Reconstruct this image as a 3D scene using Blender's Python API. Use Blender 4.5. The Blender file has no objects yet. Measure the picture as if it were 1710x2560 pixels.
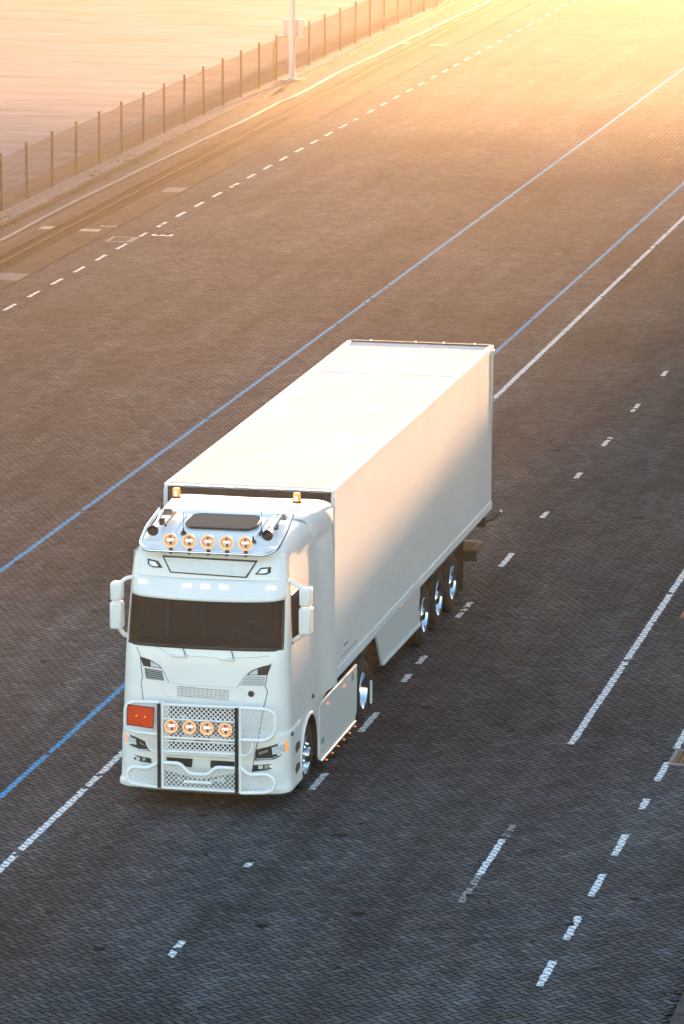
import bpy, bmesh, math, random
import numpy as np
from mathutils import Vector, Matrix
sc = bpy.context.scene
col = sc.collection
R = math.radians
rnd = random.Random(7)

# ------------------------------------------------------------------ camera
CAM = Vector((15.568, -68.586, 17.640))
yaw, pit, rol = -0.2036, -0.1968, 0.0027
fw = Vector((math.sin(yaw)*math.cos(pit), math.cos(yaw)*math.cos(pit), math.sin(pit)))
rt = Vector((math.cos(yaw), -math.sin(yaw), 0)); up = rt.cross(fw)
r2 = rt*math.cos(rol)+up*math.sin(rol); u2 = -rt*math.sin(rol)+up*math.cos(rol)
cam = bpy.data.objects.new('camera', bpy.data.cameras.new('camera')); col.objects.link(cam); sc.camera = cam
M = Matrix((r2, u2, -fw)).transposed().to_4x4(); M.translation = CAM; cam.matrix_world = M
cam.data.sensor_fit = 'VERTICAL'; cam.data.sensor_height = 24; cam.data.lens = 24*11080.9/2347.4
cam.data.clip_start = 1; cam.data.clip_end = 6000

# ------------------------------------------------------------------ light
SUN_AZ, SUN_EL = R(3), R(2.4)
w = bpy.data.worlds.new('World'); sc.world = w; w.use_nodes = True
sky = w.node_tree.nodes.new('ShaderNodeTexSky'); sky.sky_type = 'NISHITA'; sky.sun_disc = False
sky.sun_elevation = SUN_EL; sky.sun_rotation = SUN_AZ; sky.ozone_density = 1.7; sky.dust_density = 0.6
bg = w.node_tree.nodes['Background']; bg.inputs[1].default_value = 0.15
w.node_tree.links.new(sky.outputs[0], bg.inputs[0])
L = bpy.data.lights.new('sun', 'SUN'); L.energy = 5.0; L.angle = R(0.5); L.color = (1, 0.55, 0.26)
sun = bpy.data.objects.new('sun', L); col.objects.link(sun)
sun.rotation_mode = 'QUATERNION'
sun.rotation_quaternion = Vector((math.sin(SUN_AZ)*math.cos(SUN_EL), math.cos(SUN_AZ)*math.cos(SUN_EL), math.sin(SUN_EL))).to_track_quat('Z', 'Y')
sc.view_settings.view_transform = 'Standard'; sc.view_settings.look = 'None'
sc.view_settings.gamma = 1; sc.view_settings.use_curve_mapping = False
sc.view_settings.exposure = 3.5
sc.cycles.use_denoising = True
sc.cycles.max_bounces = 6; sc.cycles.transparent_max_bounces = 12

# ------------------------------------------------------------------ materials
def mat(name, c, rough=0.6, metal=0.0, var=0.0, scale=4.0, c2=None, spec=None, coat=0.0, emis=0.0, bump=0.0, stretch=None):
    m = bpy.data.materials.new(name); m.use_nodes = True
    nt = m.node_tree; b = nt.nodes['Principled BSDF']; N = nt.nodes.new; K = nt.links.new
    b.inputs['Base Color'].default_value = (*c, 1); b.inputs['Roughness'].default_value = rough
    b.inputs['Metallic'].default_value = metal; b.inputs['Coat Weight'].default_value = coat
    if spec is not None: b.inputs['Specular IOR Level'].default_value = spec
    if emis: b.inputs['Emission Color'].default_value = (*c, 1); b.inputs['Emission Strength'].default_value = emis
    if var or c2:
        tc = N('ShaderNodeTexCoord'); mp = N('ShaderNodeMapping'); K(tc.outputs['Object'], mp.inputs[0])
        mp.inputs['Scale'].default_value = stretch or (1, 1, 1)
        n = N('ShaderNodeTexNoise'); n.inputs['Scale'].default_value = scale; n.inputs['Detail'].default_value = 6
        n.inputs['Roughness'].default_value = 0.65; K(mp.outputs[0], n.inputs[0])
        rp = N('ShaderNodeValToRGB'); rp.color_ramp.elements[0].position = 0.35; rp.color_ramp.elements[1].position = 0.68
        a = c2 or tuple(x*(1-var) for x in c)
        rp.color_ramp.elements[0].color = (*a, 1); rp.color_ramp.elements[1].color = (*c, 1)
        K(n.outputs[0], rp.inputs[0]); K(rp.outputs[0], b.inputs['Base Color'])
        if bump:
            bp = N('ShaderNodeBump'); bp.inputs['Strength'].default_value = bump; bp.inputs['Distance'].default_value = 0.02
            K(n.outputs[0], bp.inputs['Height']); K(bp.outputs[0], b.inputs['Normal'])
    return m

WHITE = mat('white_paint', (0.88, 0.83, 0.81), 0.32, var=0.05, scale=1.3, coat=0.3)
TRAILW = mat('trailer_white', (0.90, 0.865, 0.85), 0.38, c2=(0.82, 0.79, 0.785), scale=0.9, coat=0.2, stretch=(1, 0.35, 1))
ROOFM = mat('trailer_roof_skin', (0.50, 0.50, 0.52), 0.7, c2=(0.40, 0.40, 0.42), scale=0.8, stretch=(1, 0.4, 1))
SKIRT = mat('skirt_grey', (0.68, 0.68, 0.69), 0.45, var=0.08, scale=2)
BARW = mat('bar_white', (0.93, 0.91, 0.905), 0.35, var=0.06, scale=3)
SEAM = mat('seam_grey', (0.10, 0.10, 0.105), 0.6, var=0.3)
BLACK = mat('black_plastic', (0.012, 0.012, 0.013), 0.45, var=0.3)
BLACKM = mat('black_chassis', (0.018, 0.017, 0.017), 0.7, var=0.4, scale=6)
RUBBER = mat('tyre_rubber', (0.018, 0.018, 0.019), 0.75, var=0.35, scale=14)
CHROME = mat('chrome', (0.85, 0.86, 0.88), 0.12, metal=1.0, var=0.1, scale=9)
CHROMED = mat('hub_steel', (0.55, 0.56, 0.58), 0.25, metal=1.0, var=0.2, scale=9)
AMBER = mat('amber_lens', (0.95, 0.30, 0.05), 0.2, var=0.15, scale=30, emis=0.07)
AMBERL = mat('amber_ring', (1.0, 0.36, 0.13), 0.25, var=0.1, scale=30, emis=0.11)
LENS = mat('clear_lens', (0.92, 0.95, 0.98), 0.12, metal=0.15, var=0.4, scale=38)
REFL = mat('warm_reflector', (0.85, 0.62, 0.48), 0.25, c2=(0.45, 0.22, 0.12), scale=22)
LENSD = mat('lamp_interior', (0.10, 0.035, 0.018), 0.5, var=0.3)
MARK = mat('marker_light', (1.0, 0.98, 0.95), 0.3, var=0.05, emis=0.16)
ORANGE = mat('orange_plate', (0.80, 0.050, 0.004), 0.45, var=0.12, scale=5)
SIGN = mat('sign_white', (0.80, 0.79, 0.78), 0.4, c2=(0.72, 0.71, 0.71), scale=6)
GRILLE = mat('grille_grey', (0.62, 0.62, 0.63), 0.5, var=0.1)
VENT = mat('vent_dark', (0.10, 0.10, 0.105), 0.6, var=0.5, scale=40)
FAB = mat('seat_fabric', (0.05, 0.045, 0.045), 0.9, var=0.3)
RUST = mat('rusty_steel', (0.016, 0.005, 0.0025), 0.9, c2=(0.006, 0.002, 0.001), scale=9, bump=0.3, spec=0.05)
RAILTOP = mat('polished_rail', (0.09, 0.07, 0.068), 0.7, metal=0.0, var=0.25, scale=5, stretch=(3, .4, 1), spec=0.05)
POSTM = mat('fence_brown_black', (0.030, 0.007, 0.004), 0.55, var=0.3, scale=8, spec=0.05)
WIRE = mat('fence_wire', (0.035, 0.014, 0.010), 0.6, var=0.2, spec=0.05)
GALV = mat('galvanised_steel', (0.62, 0.62, 0.62), 0.45, metal=0.25, var=0.15, scale=5)
CAB = mat('cabinet_grey', (0.45, 0.43, 0.42), 0.5, var=0.15, scale=6)
STEP = mat('weathered_wood', (0.16, 0.11, 0.085), 0.85, var=0.5, scale=6, stretch=(1, 8, 1))
IRON = mat('cast_iron', (0.014, 0.010, 0.009), 0.6, var=0.4, scale=20, spec=0.05)
CONCF = mat('frame_concrete', (0.26, 0.24, 0.23), 0.85, var=0.25, scale=6, spec=0.05)
COVER = mat('cover_plate_grey', (0.15, 0.14, 0.15), 0.8, c2=(0.10, 0.09, 0.095), scale=3, spec=0.05)
PLATE = mat('pale_plate', (0.36, 0.36, 0.38), 0.6, var=0.2, scale=5, spec=0.05)
CREAM = mat('cream_paint', (0.36, 0.30, 0.24), 0.7, c2=(0.20, 0.16, 0.13), scale=5, spec=0.05)
TERRA = mat('terracotta_slab', (0.42, 0.17, 0.09), 0.8, var=0.3, scale=5, spec=0.05)
HOSE = mat('pale_hose', (0.32, 0.29, 0.28), 0.7, var=0.15, scale=3, spec=0.05)
PAVS = mat('verge_slab', (0.22, 0.18, 0.165), 0.9, c2=(0.14, 0.11, 0.098), scale=2.2, bump=0.3, spec=0.05)
KERB = mat('kerb_stone', (0.08, 0.073, 0.072), 0.85, c2=(0.04, 0.036, 0.036), scale=5, bump=0.3, spec=0.05)
CONCD = mat('rail_bed_concrete', (0.060, 0.034, 0.029), 0.85, c2=(0.018, 0.009, 0.007), scale=1.9, bump=0.25, stretch=(1, .45, 1), spec=0.05)
GUTTER = mat('gutter_asphalt', (0.075, 0.066, 0.07), 0.85, c2=(0.04, 0.033, 0.034), scale=2.2, bump=0.25, stretch=(2, .3, 1), spec=0.05)
YARD = mat('yard_concrete', (0.16, 0.172, 0.21), 0.9, c2=(0.085, 0.088, 0.106), scale=0.9, bump=0.0, stretch=(.22, 1.0, 1), spec=0.05)
YARDD = mat('yard_edge_strip', (0.11, 0.095, 0.10), 0.9, c2=(0.075, 0.05, 0.045), scale=1.5, stretch=(1, .3, 1), spec=0.05)
EARTH = mat('bare_ground', (0.085, 0.075, 0.068), 0.95, var=0.4, scale=0.4, spec=0.05)
CLAD = mat('shade_cladding', (0.30, 0.31, 0.33), 0.6, var=0.15, scale=0.8)
WROOF = mat('fascia_grey', (0.16, 0.16, 0.165), 0.8, var=0.2, scale=0.5)
WEED = mat('weeds', (0.055, 0.045, 0.022), 0.9, var=0.5, scale=9, spec=0.05)
JOINT = mat('joint_dirt', (0.012, 0.010, 0.010), 0.95, var=0.3, spec=0.02)
GRIME = mat('grime', (0.022, 0.017, 0.015), 0.9, var=0.3, spec=0.05)

def worn_paint(name, c, under=(0.07, 0.068, 0.068), lo=0.30, hi=0.42, scale=16):
    m = mat(name, c, 0.8, c2=under, scale=scale, spec=0.1)
    e = [n for n in m.node_tree.nodes if n.type == 'VALTORGB'][0].color_ramp.elements
    e[0].position = lo; e[1].position = hi
    return m
PWHITE = worn_paint('white_road_paint', (0.72, 0.73, 0.74))
PFADED = worn_paint('faded_road_paint', (0.40, 0.41, 0.42), lo=0.42, hi=0.56)
PBLUE = worn_paint('blue_road_paint', (0.035, 0.33, 0.66), (0.03, 0.14, 0.26), 0.30, 0.48)

def glass(name, tint, amount):
    m = bpy.data.materials.new(name); m.use_nodes = True; nt = m.node_tree; N = nt.nodes.new; K = nt.links.new
    b = nt.nodes['Principled BSDF']; b.inputs['Base Color'].default_value = (0.006, 0.006, 0.007, 1)
    b.inputs['Roughness'].default_value = 0.05; b.inputs['Specular IOR Level'].default_value = 0.12
    t = N('ShaderNodeBsdfTransparent'); t.inputs[0].default_value = (*tint, 1)
    mx = N('ShaderNodeMixShader'); mx.inputs[0].default_value = amount
    K(b.outputs[0], mx.inputs[1]); K(t.outputs[0], mx.inputs[2]); K(mx.outputs[0], nt.nodes['Material Output'].inputs[0])
    return m
GLASS = glass('windscreen_glass', (0.6, 0.55, 0.53), 0.22)
GLASSR = mat('tinted_hatch_glass', (0.001, 0.002, 0.006), 0.35, var=0.2, scale=2, spec=0.05)

PITCH = 0.1062
def brick_color_nodes(nt, rand, d=None):
    """shared colour logic: rand = per-brick 0..1, d = optional distance to joint (far sheet only)"""
    N = nt.nodes.new; K = nt.links.new; b = nt.nodes['Principled BSDF']
    b.inputs['Roughness'].default_value = 0.95; b.inputs['Specular IOR Level'].default_value = 0.04
    rp = N('ShaderNodeValToRGB'); cr = rp.color_ramp; cr.interpolation = 'LINEAR'
    cr.elements[0].position = 0; cr.elements[0].color = (0.055, 0.054, 0.056, 1)
    cr.elements[1].position = 1; cr.elements[1].color = (0.110, 0.109, 0.113, 1)
    e = cr.elements.new(0.3); e.color = (0.074, 0.073, 0.078, 1)
    e = cr.elements.new(0.62); e.color = (0.086, 0.079, 0.077, 1)
    e = cr.elements.new(0.85); e.color = (0.090, 0.091, 0.098, 1)
    K(rand, rp.inputs[0])
    geo = N('ShaderNodeNewGeometry')
    def noise(scale, stretch, lo, hi, a, c, det=5):
        mp = N('ShaderNodeMapping'); mp.inputs['Scale'].default_value = stretch; K(geo.outputs['Position'], mp.inputs[0])
        n = N('ShaderNodeTexNoise'); n.inputs['Scale'].default_value = scale; n.inputs['Detail'].default_value = det
        n.inputs['Roughness'].default_value = 0.6; K(mp.outputs[0], n.inputs[0])
        mr = N('ShaderNodeMapRange'); K(n.outputs[0], mr.inputs[0])
        for i, v in enumerate((lo, hi, a, c)): mr.inputs[1+i].default_value = v
        return mr.outputs[0], n.outputs[0]
    f1, _ = noise(0.22, (1, .5, 1), .32, .68, 0.66, 1.36)
    f2, _ = noise(2.3, (1, .5, 1), .35, .7, 0.80, 1.15)
    f3, n3 = noise(60, (1, 1, 1), .3, .7, 0.82, 1.18, 3)
    f4, _ = noise(1.1, (1, .7, 1), .655, .74, 1.0, 0.42, 7)
    m = None
    f5, _ = noise(1.0, (1.3, .045, 1), .35, .65, 0.84, 1.16, 3)
    for f in (f1, f2, f3, f4, f5):
        if m is None: m = f
        else:
            q = N('ShaderNodeMath'); q.operation = 'MULTIPLY'; K(m, q.inputs[0]); K(f, q.inputs[1]); m = q.outputs[0]
    vm = N('ShaderNodeVectorMath'); vm.operation = 'SCALE'; K(rp.outputs[0], vm.inputs[0]); K(m, vm.inputs['Scale'])
    out = vm.outputs[0]
    if d is not None:
        mr = N('ShaderNodeMapRange'); K(d, mr.inputs[0]); mr.inputs[1].default_value = 0.045; mr.inputs[2].default_value = 0.085
        mx = N('ShaderNodeMix'); mx.data_type = 'RGBA'; K(mr.outputs[0], mx.inputs[0])
        mx.inputs[6].default_value = (0.012, 0.010, 0.010, 1); K(out, mx.inputs[7]); out = mx.outputs[2]
        bp = N('ShaderNodeBump'); bp.inputs['Strength'].default_value = 0.6; bp.inputs['Distance'].default_value = 0.006
        K(mr.outputs[0], bp.inputs['Height']); K(bp.outputs[0], b.inputs['Normal'])
    else:
        bp = N('ShaderNodeBump'); bp.inputs['Strength'].default_value = 0.35; bp.inputs['Distance'].default_value = 0.003
        K(n3, bp.inputs['Height']); K(bp.outputs[0], b.inputs['Normal'])
    K(out, b.inputs['Base Color'])

BRICK = bpy.data.materials.new('paving_brick'); BRICK.use_nodes = True
_at = BRICK.node_tree.nodes.new('ShaderNodeAttribute'); _at.attribute_name = 'tone'
brick_color_nodes(BRICK.node_tree, _at.outputs['Fac'])

FARB = bpy.data.materials.new('herringbone_pattern'); FARB.use_nodes = True
def far_nodes():
    nt = FARB.node_tree; N = nt.nodes.new; K = nt.links.new
    def mth(op, a, b=None, c=None):
        n = N('ShaderNodeMath'); n.operation = op
        for i, v in enumerate((a, b, c)):
            if v is None: continue
            if isinstance(v, (int, float)): n.inputs[i].default_value = v
            else: K(v, n.inputs[i])
        return n.outputs[0]
    geo = N('ShaderNodeNewGeometry'); sp = N('ShaderNodeSeparateXYZ'); K(geo.outputs['Position'], sp.inputs[0])
    X, Y = sp.outputs[0], sp.outputs[1]; s = 1/(math.sqrt(2)*PITCH)
    u = mth('MULTIPLY', mth('SUBTRACT', X, Y), s); v = mth('MULTIPLY', mth('ADD', X, Y), s)
    i, j = mth('FLOOR', u), mth('FLOOR', v); fu, fv = mth('FRACT', u), mth('FRACT', v)
    k = mth('FLOORED_MODULO', mth('SUBTRACT', i, j), 4.0)
    iu, iv = mth('SUBTRACT', 1.0, fu), mth('SUBTRACT', 1.0, fv)
    def sel(c, a, b): return mth('ADD', mth('MULTIPLY', c, a), mth('MULTIPLY', mth('SUBTRACT', 1.0, c), b))
    k0 = mth('LESS_THAN', k, 0.5); kH = mth('LESS_THAN', k, 1.5); k2 = mth('LESS_THAN', k, 2.5)
    dH = mth('MINIMUM', sel(k0, fu, iu), mth('MINIMUM', fv, iv)); dV = mth('MINIMUM', sel(k2, iv, fv), mth('MINIMUM', fu, iu))
    d = sel(kH, dH, dV)
    ai = sel(kH, mth('SUBTRACT', i, mth('SUBTRACT', 1.0, k0)), i); aj = sel(kH, j, mth('SUBTRACT', j, k2))
    cb = N('ShaderNodeCombineXYZ'); K(ai, cb.inputs[0]); K(aj, cb.inputs[1]); cb.inputs[2].default_value = 0.5
    wn = N('ShaderNodeTexWhiteNoise'); wn.noise_dimensions = '3D'; K(cb.outputs[0], wn.inputs[0])
    brick_color_nodes(nt, wn.outputs['Value'], d)
far_nodes()

# ------------------------------------------------------------------ mesh helpers
def tag(o, label=None, cat=None, group=None, kind=None):
    if label: o['label'] = label
    if cat: o['category'] = cat
    if group: o['group'] = group
    if kind: o['kind'] = kind
    return o
def empty(name, loc, label, cat, group=None, kind=None):
    o = bpy.data.objects.new(name, None); o.location = loc; o.empty_display_size = .3; col.objects.link(o)
    return tag(o, label, cat, group, kind)
class MB:
    def __init__(s): s.v = []; s.f = []
    def add(s, vs, fs):
        n = len(s.v); s.v += [tuple(p) for p in vs]; s.f += [tuple(n+i for i in f) for f in fs]; return s
    def box(s, a, b):
        return s.add([(x, y, z) for x in (a[0], b[0]) for y in (a[1], b[1]) for z in (a[2], b[2])],
              [(0, 1, 3, 2), (4, 6, 7, 5), (0, 4, 5, 1), (2, 3, 7, 6), (0, 2, 6, 4), (1, 5, 7, 3)])
    def tube(s, pts, r, n=8, closed=False, caps=True):
        P = [Vector(p) for p in pts]; m = len(P); rings = []; prev = None
        for i in range(m):
            a = P[(i-1) % m] if (closed or i > 0) else P[i]; b = P[(i+1) % m] if (closed or i < m-1) else P[i]
            t = (b-a).normalized()
            if prev is None:
                h = Vector((0, 0, 1)) if abs(t.z) < .9 else Vector((1, 0, 0)); e1 = t.cross(h).normalized()
            else: e1 = (prev - t*prev.dot(t)).normalized()
            prev = e1; e2 = t.cross(e1); rr = r[i] if isinstance(r, (list, tuple)) else r
            rings.append([P[i]+(e1*math.cos(2*math.pi*k/n)+e2*math.sin(2*math.pi*k/n))*rr for k in range(n)])
        vs = [q for rg in rings for q in rg]; fs = []
        for i in range(m if closed else m-1):
            j = (i+1) % m
            for k in range(n): fs.append((i*n+k, i*n+(k+1) % n, j*n+(k+1) % n, j*n+k))
        if caps and not closed: fs += [tuple(range(n))[::-1], tuple((m-1)*n+k for k in range(n))]
        return s.add(vs, fs)
    def lathe(s, prof, c=(0, 0, 0), axis='x', n=32, sgn=1):
        """prof: list of (radius, position along the axis)"""
        vs = []
        for (r, h) in prof:
            for k in range(n):
                a = 2*math.pi*k/n; p, q = r*math.cos(a), r*math.sin(a); h2 = h*sgn
                vs.append({'x': (c[0]+h2, c[1]+p, c[2]+q), 'y': (c[0]+p, c[1]+h2, c[2]+q), 'z': (c[0]+p, c[1]+q, c[2]+h2)}[axis])
        fs = [(i*n+k, i*n+(k+1) % n, (i+1)*n+(k+1) % n, (i+1)*n+k) for i in range(len(prof)-1) for k in range(n)]
        return s.add(vs, fs)
    def prism(s, poly, d):
        """poly: 3D points, extruded by vector d"""
        n = len(poly); d = Vector(d); a = [Vector(p) for p in poly]
        return s.add(a+[p+d for p in a], [tuple(range(n)), tuple(range(2*n-1, n-1, -1))]+[(i, i+n, (i+1) % n+n, (i+1) % n) for i in range(n)])
    def grid(s, fn, nu, nv, skip=None):
        vs = [fn(i/nu, j/nv) for j in range(nv+1) for i in range(nu+1)]
        fs = [(j*(nu+1)+i, j*(nu+1)+i+1, (j+1)*(nu+1)+i+1, (j+1)*(nu+1)+i) for j in range(nv) for i in range(nu) if not (skip and skip(i, j))]
        return s.add(vs, fs)
    def mesh(s, name, m, smooth=None, org=(0, 0, 0)):
        me = bpy.data.meshes.new(name); o = Vector(org)
        me.from_pydata([tuple(Vector(p)-o) for p in s.v], [], s.f)
        if m: me.materials.append(m)
        bm = bmesh.new(); bm.from_mesh(me); bmesh.ops.recalc_face_normals(bm, faces=bm.faces[:]); bm.to_mesh(me); bm.free()
        if smooth: me.shade_smooth(); me.set_sharp_from_angle(angle=R(smooth))
        return me
    def build(s, name, m, parent=None, smooth=None, org=(0, 0, 0), bevel=0, label=None, solid=0):
        o = bpy.data.objects.new(name, s.mesh(name, m, smooth, org)); col.objects.link(o)
        if parent: o.parent = parent
        if solid: q = o.modifiers.new('thick', 'SOLIDIFY'); q.thickness = solid; q.offset = -1
        if bevel:
            q = o.modifiers.new('bevel', 'BEVEL'); q.width = bevel; q.segments = 2; q.limit_method = 'ANGLE'; q.angle_limit = R(35)
            o.data.shade_smooth(); o.data.set_sharp_from_angle(angle=R(50))
        if label: o['label'] = label
        return o
def rounded(pts, r, seg=4, closed=False):
    """round the corners of a path of 3D points"""
    P = [Vector(p) for p in pts]; out = []; m = len(P)
    for i in range(m):
        if not closed and i in (0, m-1): out.append(P[i]); continue
        a, b, c = P[i-1], P[i], P[(i+1) % m]; d1 = (a-b); d2 = (c-b); k = min(r, d1.length*.45, d2.length*.45)
        p1 = b+d1.normalized()*k; p2 = b+d2.normalized()*k
        for t in range(seg+1):
            t /= seg; out.append(p1*(1-t)**2+b*2*t*(1-t)+p2*t*t)
    return out
def flat(name, x0, x1, y0, y1, z, m, parent=None, kind=None):
    o = MB().add([(x0, y0, z), (x1, y0, z), (x1, y1, z), (x0, y1, z)], [(0, 1, 2, 3)]).build(name, m, parent)
    if kind: o['kind'] = kind
    return o
def nmesh(name, V, F, m, parent=None, tone=None):
    """fast mesh from numpy arrays, F is (n,4)"""
    me = bpy.data.meshes.new(name); me.vertices.add(len(V)); me.vertices.foreach_set('co', V.astype('f').ravel())
    me.loops.add(F.size); me.loops.foreach_set('vertex_index', F.astype('i').ravel())
    me.polygons.add(len(F)); me.polygons.foreach_set('loop_start', (np.arange(len(F))*4).astype('i'))
    me.update(calc_edges=True)
    if tone is not None:
        a = me.attributes.new('tone', 'FLOAT', 'FACE'); a.data.foreach_set('value', tone.astype('f'))
    me.materials.append(m)
    if tone is not None:
        me.materials.append(JOINT); me.polygons.foreach_set('material_index', np.tile(np.array([0]+[1]*8, 'i'), len(F)//9))
    o = bpy.data.objects.new(name, me); col.objects.link(o)
    if parent: o.parent = parent
    return o

# ================================================================== SETTING
ground = flat('ground', -1500, 1500, -400, 3500, -0.22, EARTH); ground['kind'] = 'structure'
paving = flat('brick_paving', -15.93, 8.08, -190, 900, -0.012, FARB); tag(paving, kind='structure')

# ---- herringbone bricks, laid at 45 degrees
rs = np.random.RandomState(3); p = PITCH; g = 0.0145
def in_region(x, y): return (x > -3.85-.2755*y-1.0) & (x < 6.56-.136*y+1.0) & (x > -15.84) & (x < 8.0) & (y > -15.4) & (y < 126)
HOLES = [(6.25, 7.4, 0.40, 1.34), (5.06, 5.72, 10.4, 11.0), (-15.62, -14.93, 51.87, 52.82)]
I, J = np.meshgrid(np.arange(-1150, 260), np.arange(-260, 900), indexing='ij'); I = I.ravel(); J = J.ravel(); k = (I-J) % 4
selH = k == 0; selV = k == 3
def anchors(sel, du, dv):
    i, j = I[sel], J[sel]; u0, v0 = i*p, j*p; u1, v1 = u0+du*p, v0+dv*p
    um, vm = (u0+u1)/2, (v0+v1)/2; x, y = (um+vm)/math.sqrt(2), (vm-um)/math.sqrt(2)
    ok = in_region(x, y)
    for h in HOLES: ok &= ~((x > h[0]-.03) & (x < h[1]+.03) & (y > h[2]-.03) & (y < h[3]+.03))
    return u0[ok], u1[ok], v0[ok], v1[ok], x[ok], y[ok]
A = [np.concatenate(t) for t in zip(anchors(selH, 2, 1), anchors(selV, 1, 2))]
u0, u1, v0, v1, bx, by = A; nb = len(bx)
zt = rs.normal(0, 0.0008, nb).clip(-.002, .002); tone = rs.rand(nb); tilt = rs.normal(0, .0005, (nb, 4))
ju = rs.normal(0, .0009, nb); jv = rs.normal(0, .0009, nb)
def corners(inset):
    a, b, c, d = u0+inset+ju, u1-inset+ju, v0+inset+jv, v1-inset+jv
    U = np.stack([a, b, b, a], 1); Vv = np.stack([c, c, d, d], 1)
    return (U+Vv)/math.sqrt(2), (Vv-U)/math.sqrt(2)
tx, ty = corners(g/2+.003); bxx, byy = corners(g/2)
top = np.stack([tx, ty, zt[:, None]+tilt], 2); mid = np.stack([bxx, byy, np.full((nb, 4), 0.0)+zt[:, None]-.003], 2)
bot = mid.copy(); bot[:, :, 2] = -.020
# which bricks show largest: nearest to the camera inside the frame
def inframe(x, y):
    d = np.stack([x-CAM.x, y-CAM.y, np.full(len(x), -CAM.z)], 1); zc = d@np.array(fw)
    sx = 11080.9*(d@np.array(r2))/zc/784; sy = 11080.9*(d@np.array(u2))/zc/1173.7
    return (abs(sx) < .985) & (abs(sy) < .985), zc
ok, dist = inframe(bx, by)
order = np.argsort(np.where(ok, dist, 1e9)); single = np.zeros(nb, bool); single[order[:300]] = True
F12 = np.array([[0, 1, 2, 3], [0, 4, 5, 1], [1, 5, 6, 2], [2, 6, 7, 3], [3, 7, 4, 0], [4, 8, 9, 5], [5, 9, 10, 6], [6, 10, 11, 7], [7, 11, 8, 4]])
keep = ~single; V = np.concatenate([top[keep], mid[keep], bot[keep]], 1).reshape(-1, 3); kb = keep.sum()
F = (F12[None]+(np.arange(kb)*12)[:, None, None]).reshape(-1, 4)
far_b = nmesh('laid_bricks', V, F, BRICK, paving, np.repeat(tone[keep], 9)); far_b['kind'] = 'stuff'
protos = []
for q in range(10):
    a, b = p-g/2, p/2-g/2
    V = []
    for (e, z) in ((.003, 0), (0, -.003), (0, -.02)):
        V += [(-a+e, -b+e, z), (a-e, -b+e, z), (a-e, b-e, z), (-a+e, b-e, z)]
    me = bpy.data.meshes.new('brick'); me.from_pydata(V, [], [tuple(f) for f in F12.tolist()]); me.materials.append(BRICK); me.materials.append(JOINT); me.polygons.foreach_set('material_index', [0]+[1]*8)
    at = me.attributes.new('tone', 'FLOAT', 'FACE'); at.data.foreach_set('value', [q/10+.05]*9); protos.append(me)
isH = (u1-u0) > (v1-v0)
for i in np.where(single)[0]:
    o = bpy.data.objects.new('brick', protos[int(tone[i]*9.99)]); o.location = (bx[i], by[i], zt[i])
    o.rotation_euler = (rs.normal(0, .004), rs.normal(0, .004), (-math.pi/4 if isH[i] else math.pi/4)); o.parent = paving; col.objects.link(o)

# ---- painted lines: the paint lies brick by brick, the joints stay open
def clip(poly, x0, x1, y0, y1):
    for ax, lim, s in ((0, x0, 1), (0, x1, -1), (1, y0, 1), (1, y1, -1)):
        out = []
        for i in range(len(poly)):
            a, b = poly[i], poly[(i+1) % len(poly)]; da, db = s*(a[ax]-lim), s*(b[ax]-lim)
            if da >= 0: out.append(a)
            if (da >= 0) != (db >= 0):
                t = da/(da-db); out.append((a[0]+(b[0]-a[0])*t, a[1]+(b[1]-a[1])*t))
        poly = out
        if len(poly) < 3: return []
    return poly
px_, py_ = corners(g/2+.0015)
def paint(name, x0, x1, y0, y1, m, drop=0.0, slant=0.0):
    mb = MB()
    idx = np.where((bx > x0-.2+min(0, slant)) & (bx < x1+.2+max(0, slant)) & (by > y0-.2) & (by < y1+.2))[0]
    for i in idx:
        if rnd.random() < drop: continue
        e = [rnd.uniform(-.008, .008) for _ in range(4)]
        sx = slant*((by[i]-y0)/(y1-y0)) if slant else 0
        q = clip(list(zip(px_[i], py_[i])), x0+e[0]+sx, x1+e[1]+sx, y0+e[2], y1+e[3])
        if len(q) >= 3: mb.add([(a, b, zt[i]+.0035) for a, b in q], [tuple(range(len(q)))])
    if not mb.f: return None
    o = mb.build(name, m, paving); return o
paint('white_line', -1.90, -1.79, -14, 92, PWHITE, .05, .42)
paint('blue_line', -2.96, -2.87, -12, 100, PBLUE, .02, .56)
paint('blue_line', -7.18, -7.09, 6, 125, PBLUE, .02, .58)
paint('white_line', 4.61, 4.72, 1.3, 26, PWHITE, .02)
paint('faded_line', 4.55, 4.65, -6.2, -4.3, PWHITE, .04); paint('faded_line', 4.55, 4.65, -7.6, -6.2, PFADED, .1); paint('faded_line', 4.56, 4.66, -4.3, -3.5, PFADED, .1)
for i in range(0, 10):
    y = -10.57+2.1*i
    if i == 4: paint('line_dash', 6.20, 6.30, y-.1, y+.5, PWHITE)
    elif i == 6 or (abs(y-.87) < .5): paint('line_dash', 6.20, 6.30, 1.36, 2.6, PWHITE)
    else: paint('line_dash', 6.19, 6.29, y-.55, y+.58, PWHITE)
for y, l in ((-10.5, .75), (-6.32, .3), (-1.7, 1.0), (2.02, 1.3), (5.03, .55), (6.36, .6), (10.19, 1.25), (14.43, 1.2), (18.61, .6), (22.6, .6), (26.3, 1.0), (30.3, 1.0), (34.7, .7), (39, 1.0), (43.4, 1.0)):
    paint('line_dash', 1.37, 1.47, y-l/2, y+l/2, PWHITE, .08)
for i in range(0, 60):
    y = 38.55+2.085*i; sl = (y-40)*.0078
    if y < 124:
        paint('line_dash', -15.08+sl, -14.98+sl, y-.48, y+(.1 if i == 20 else .52), PWHITE, .02)
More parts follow.
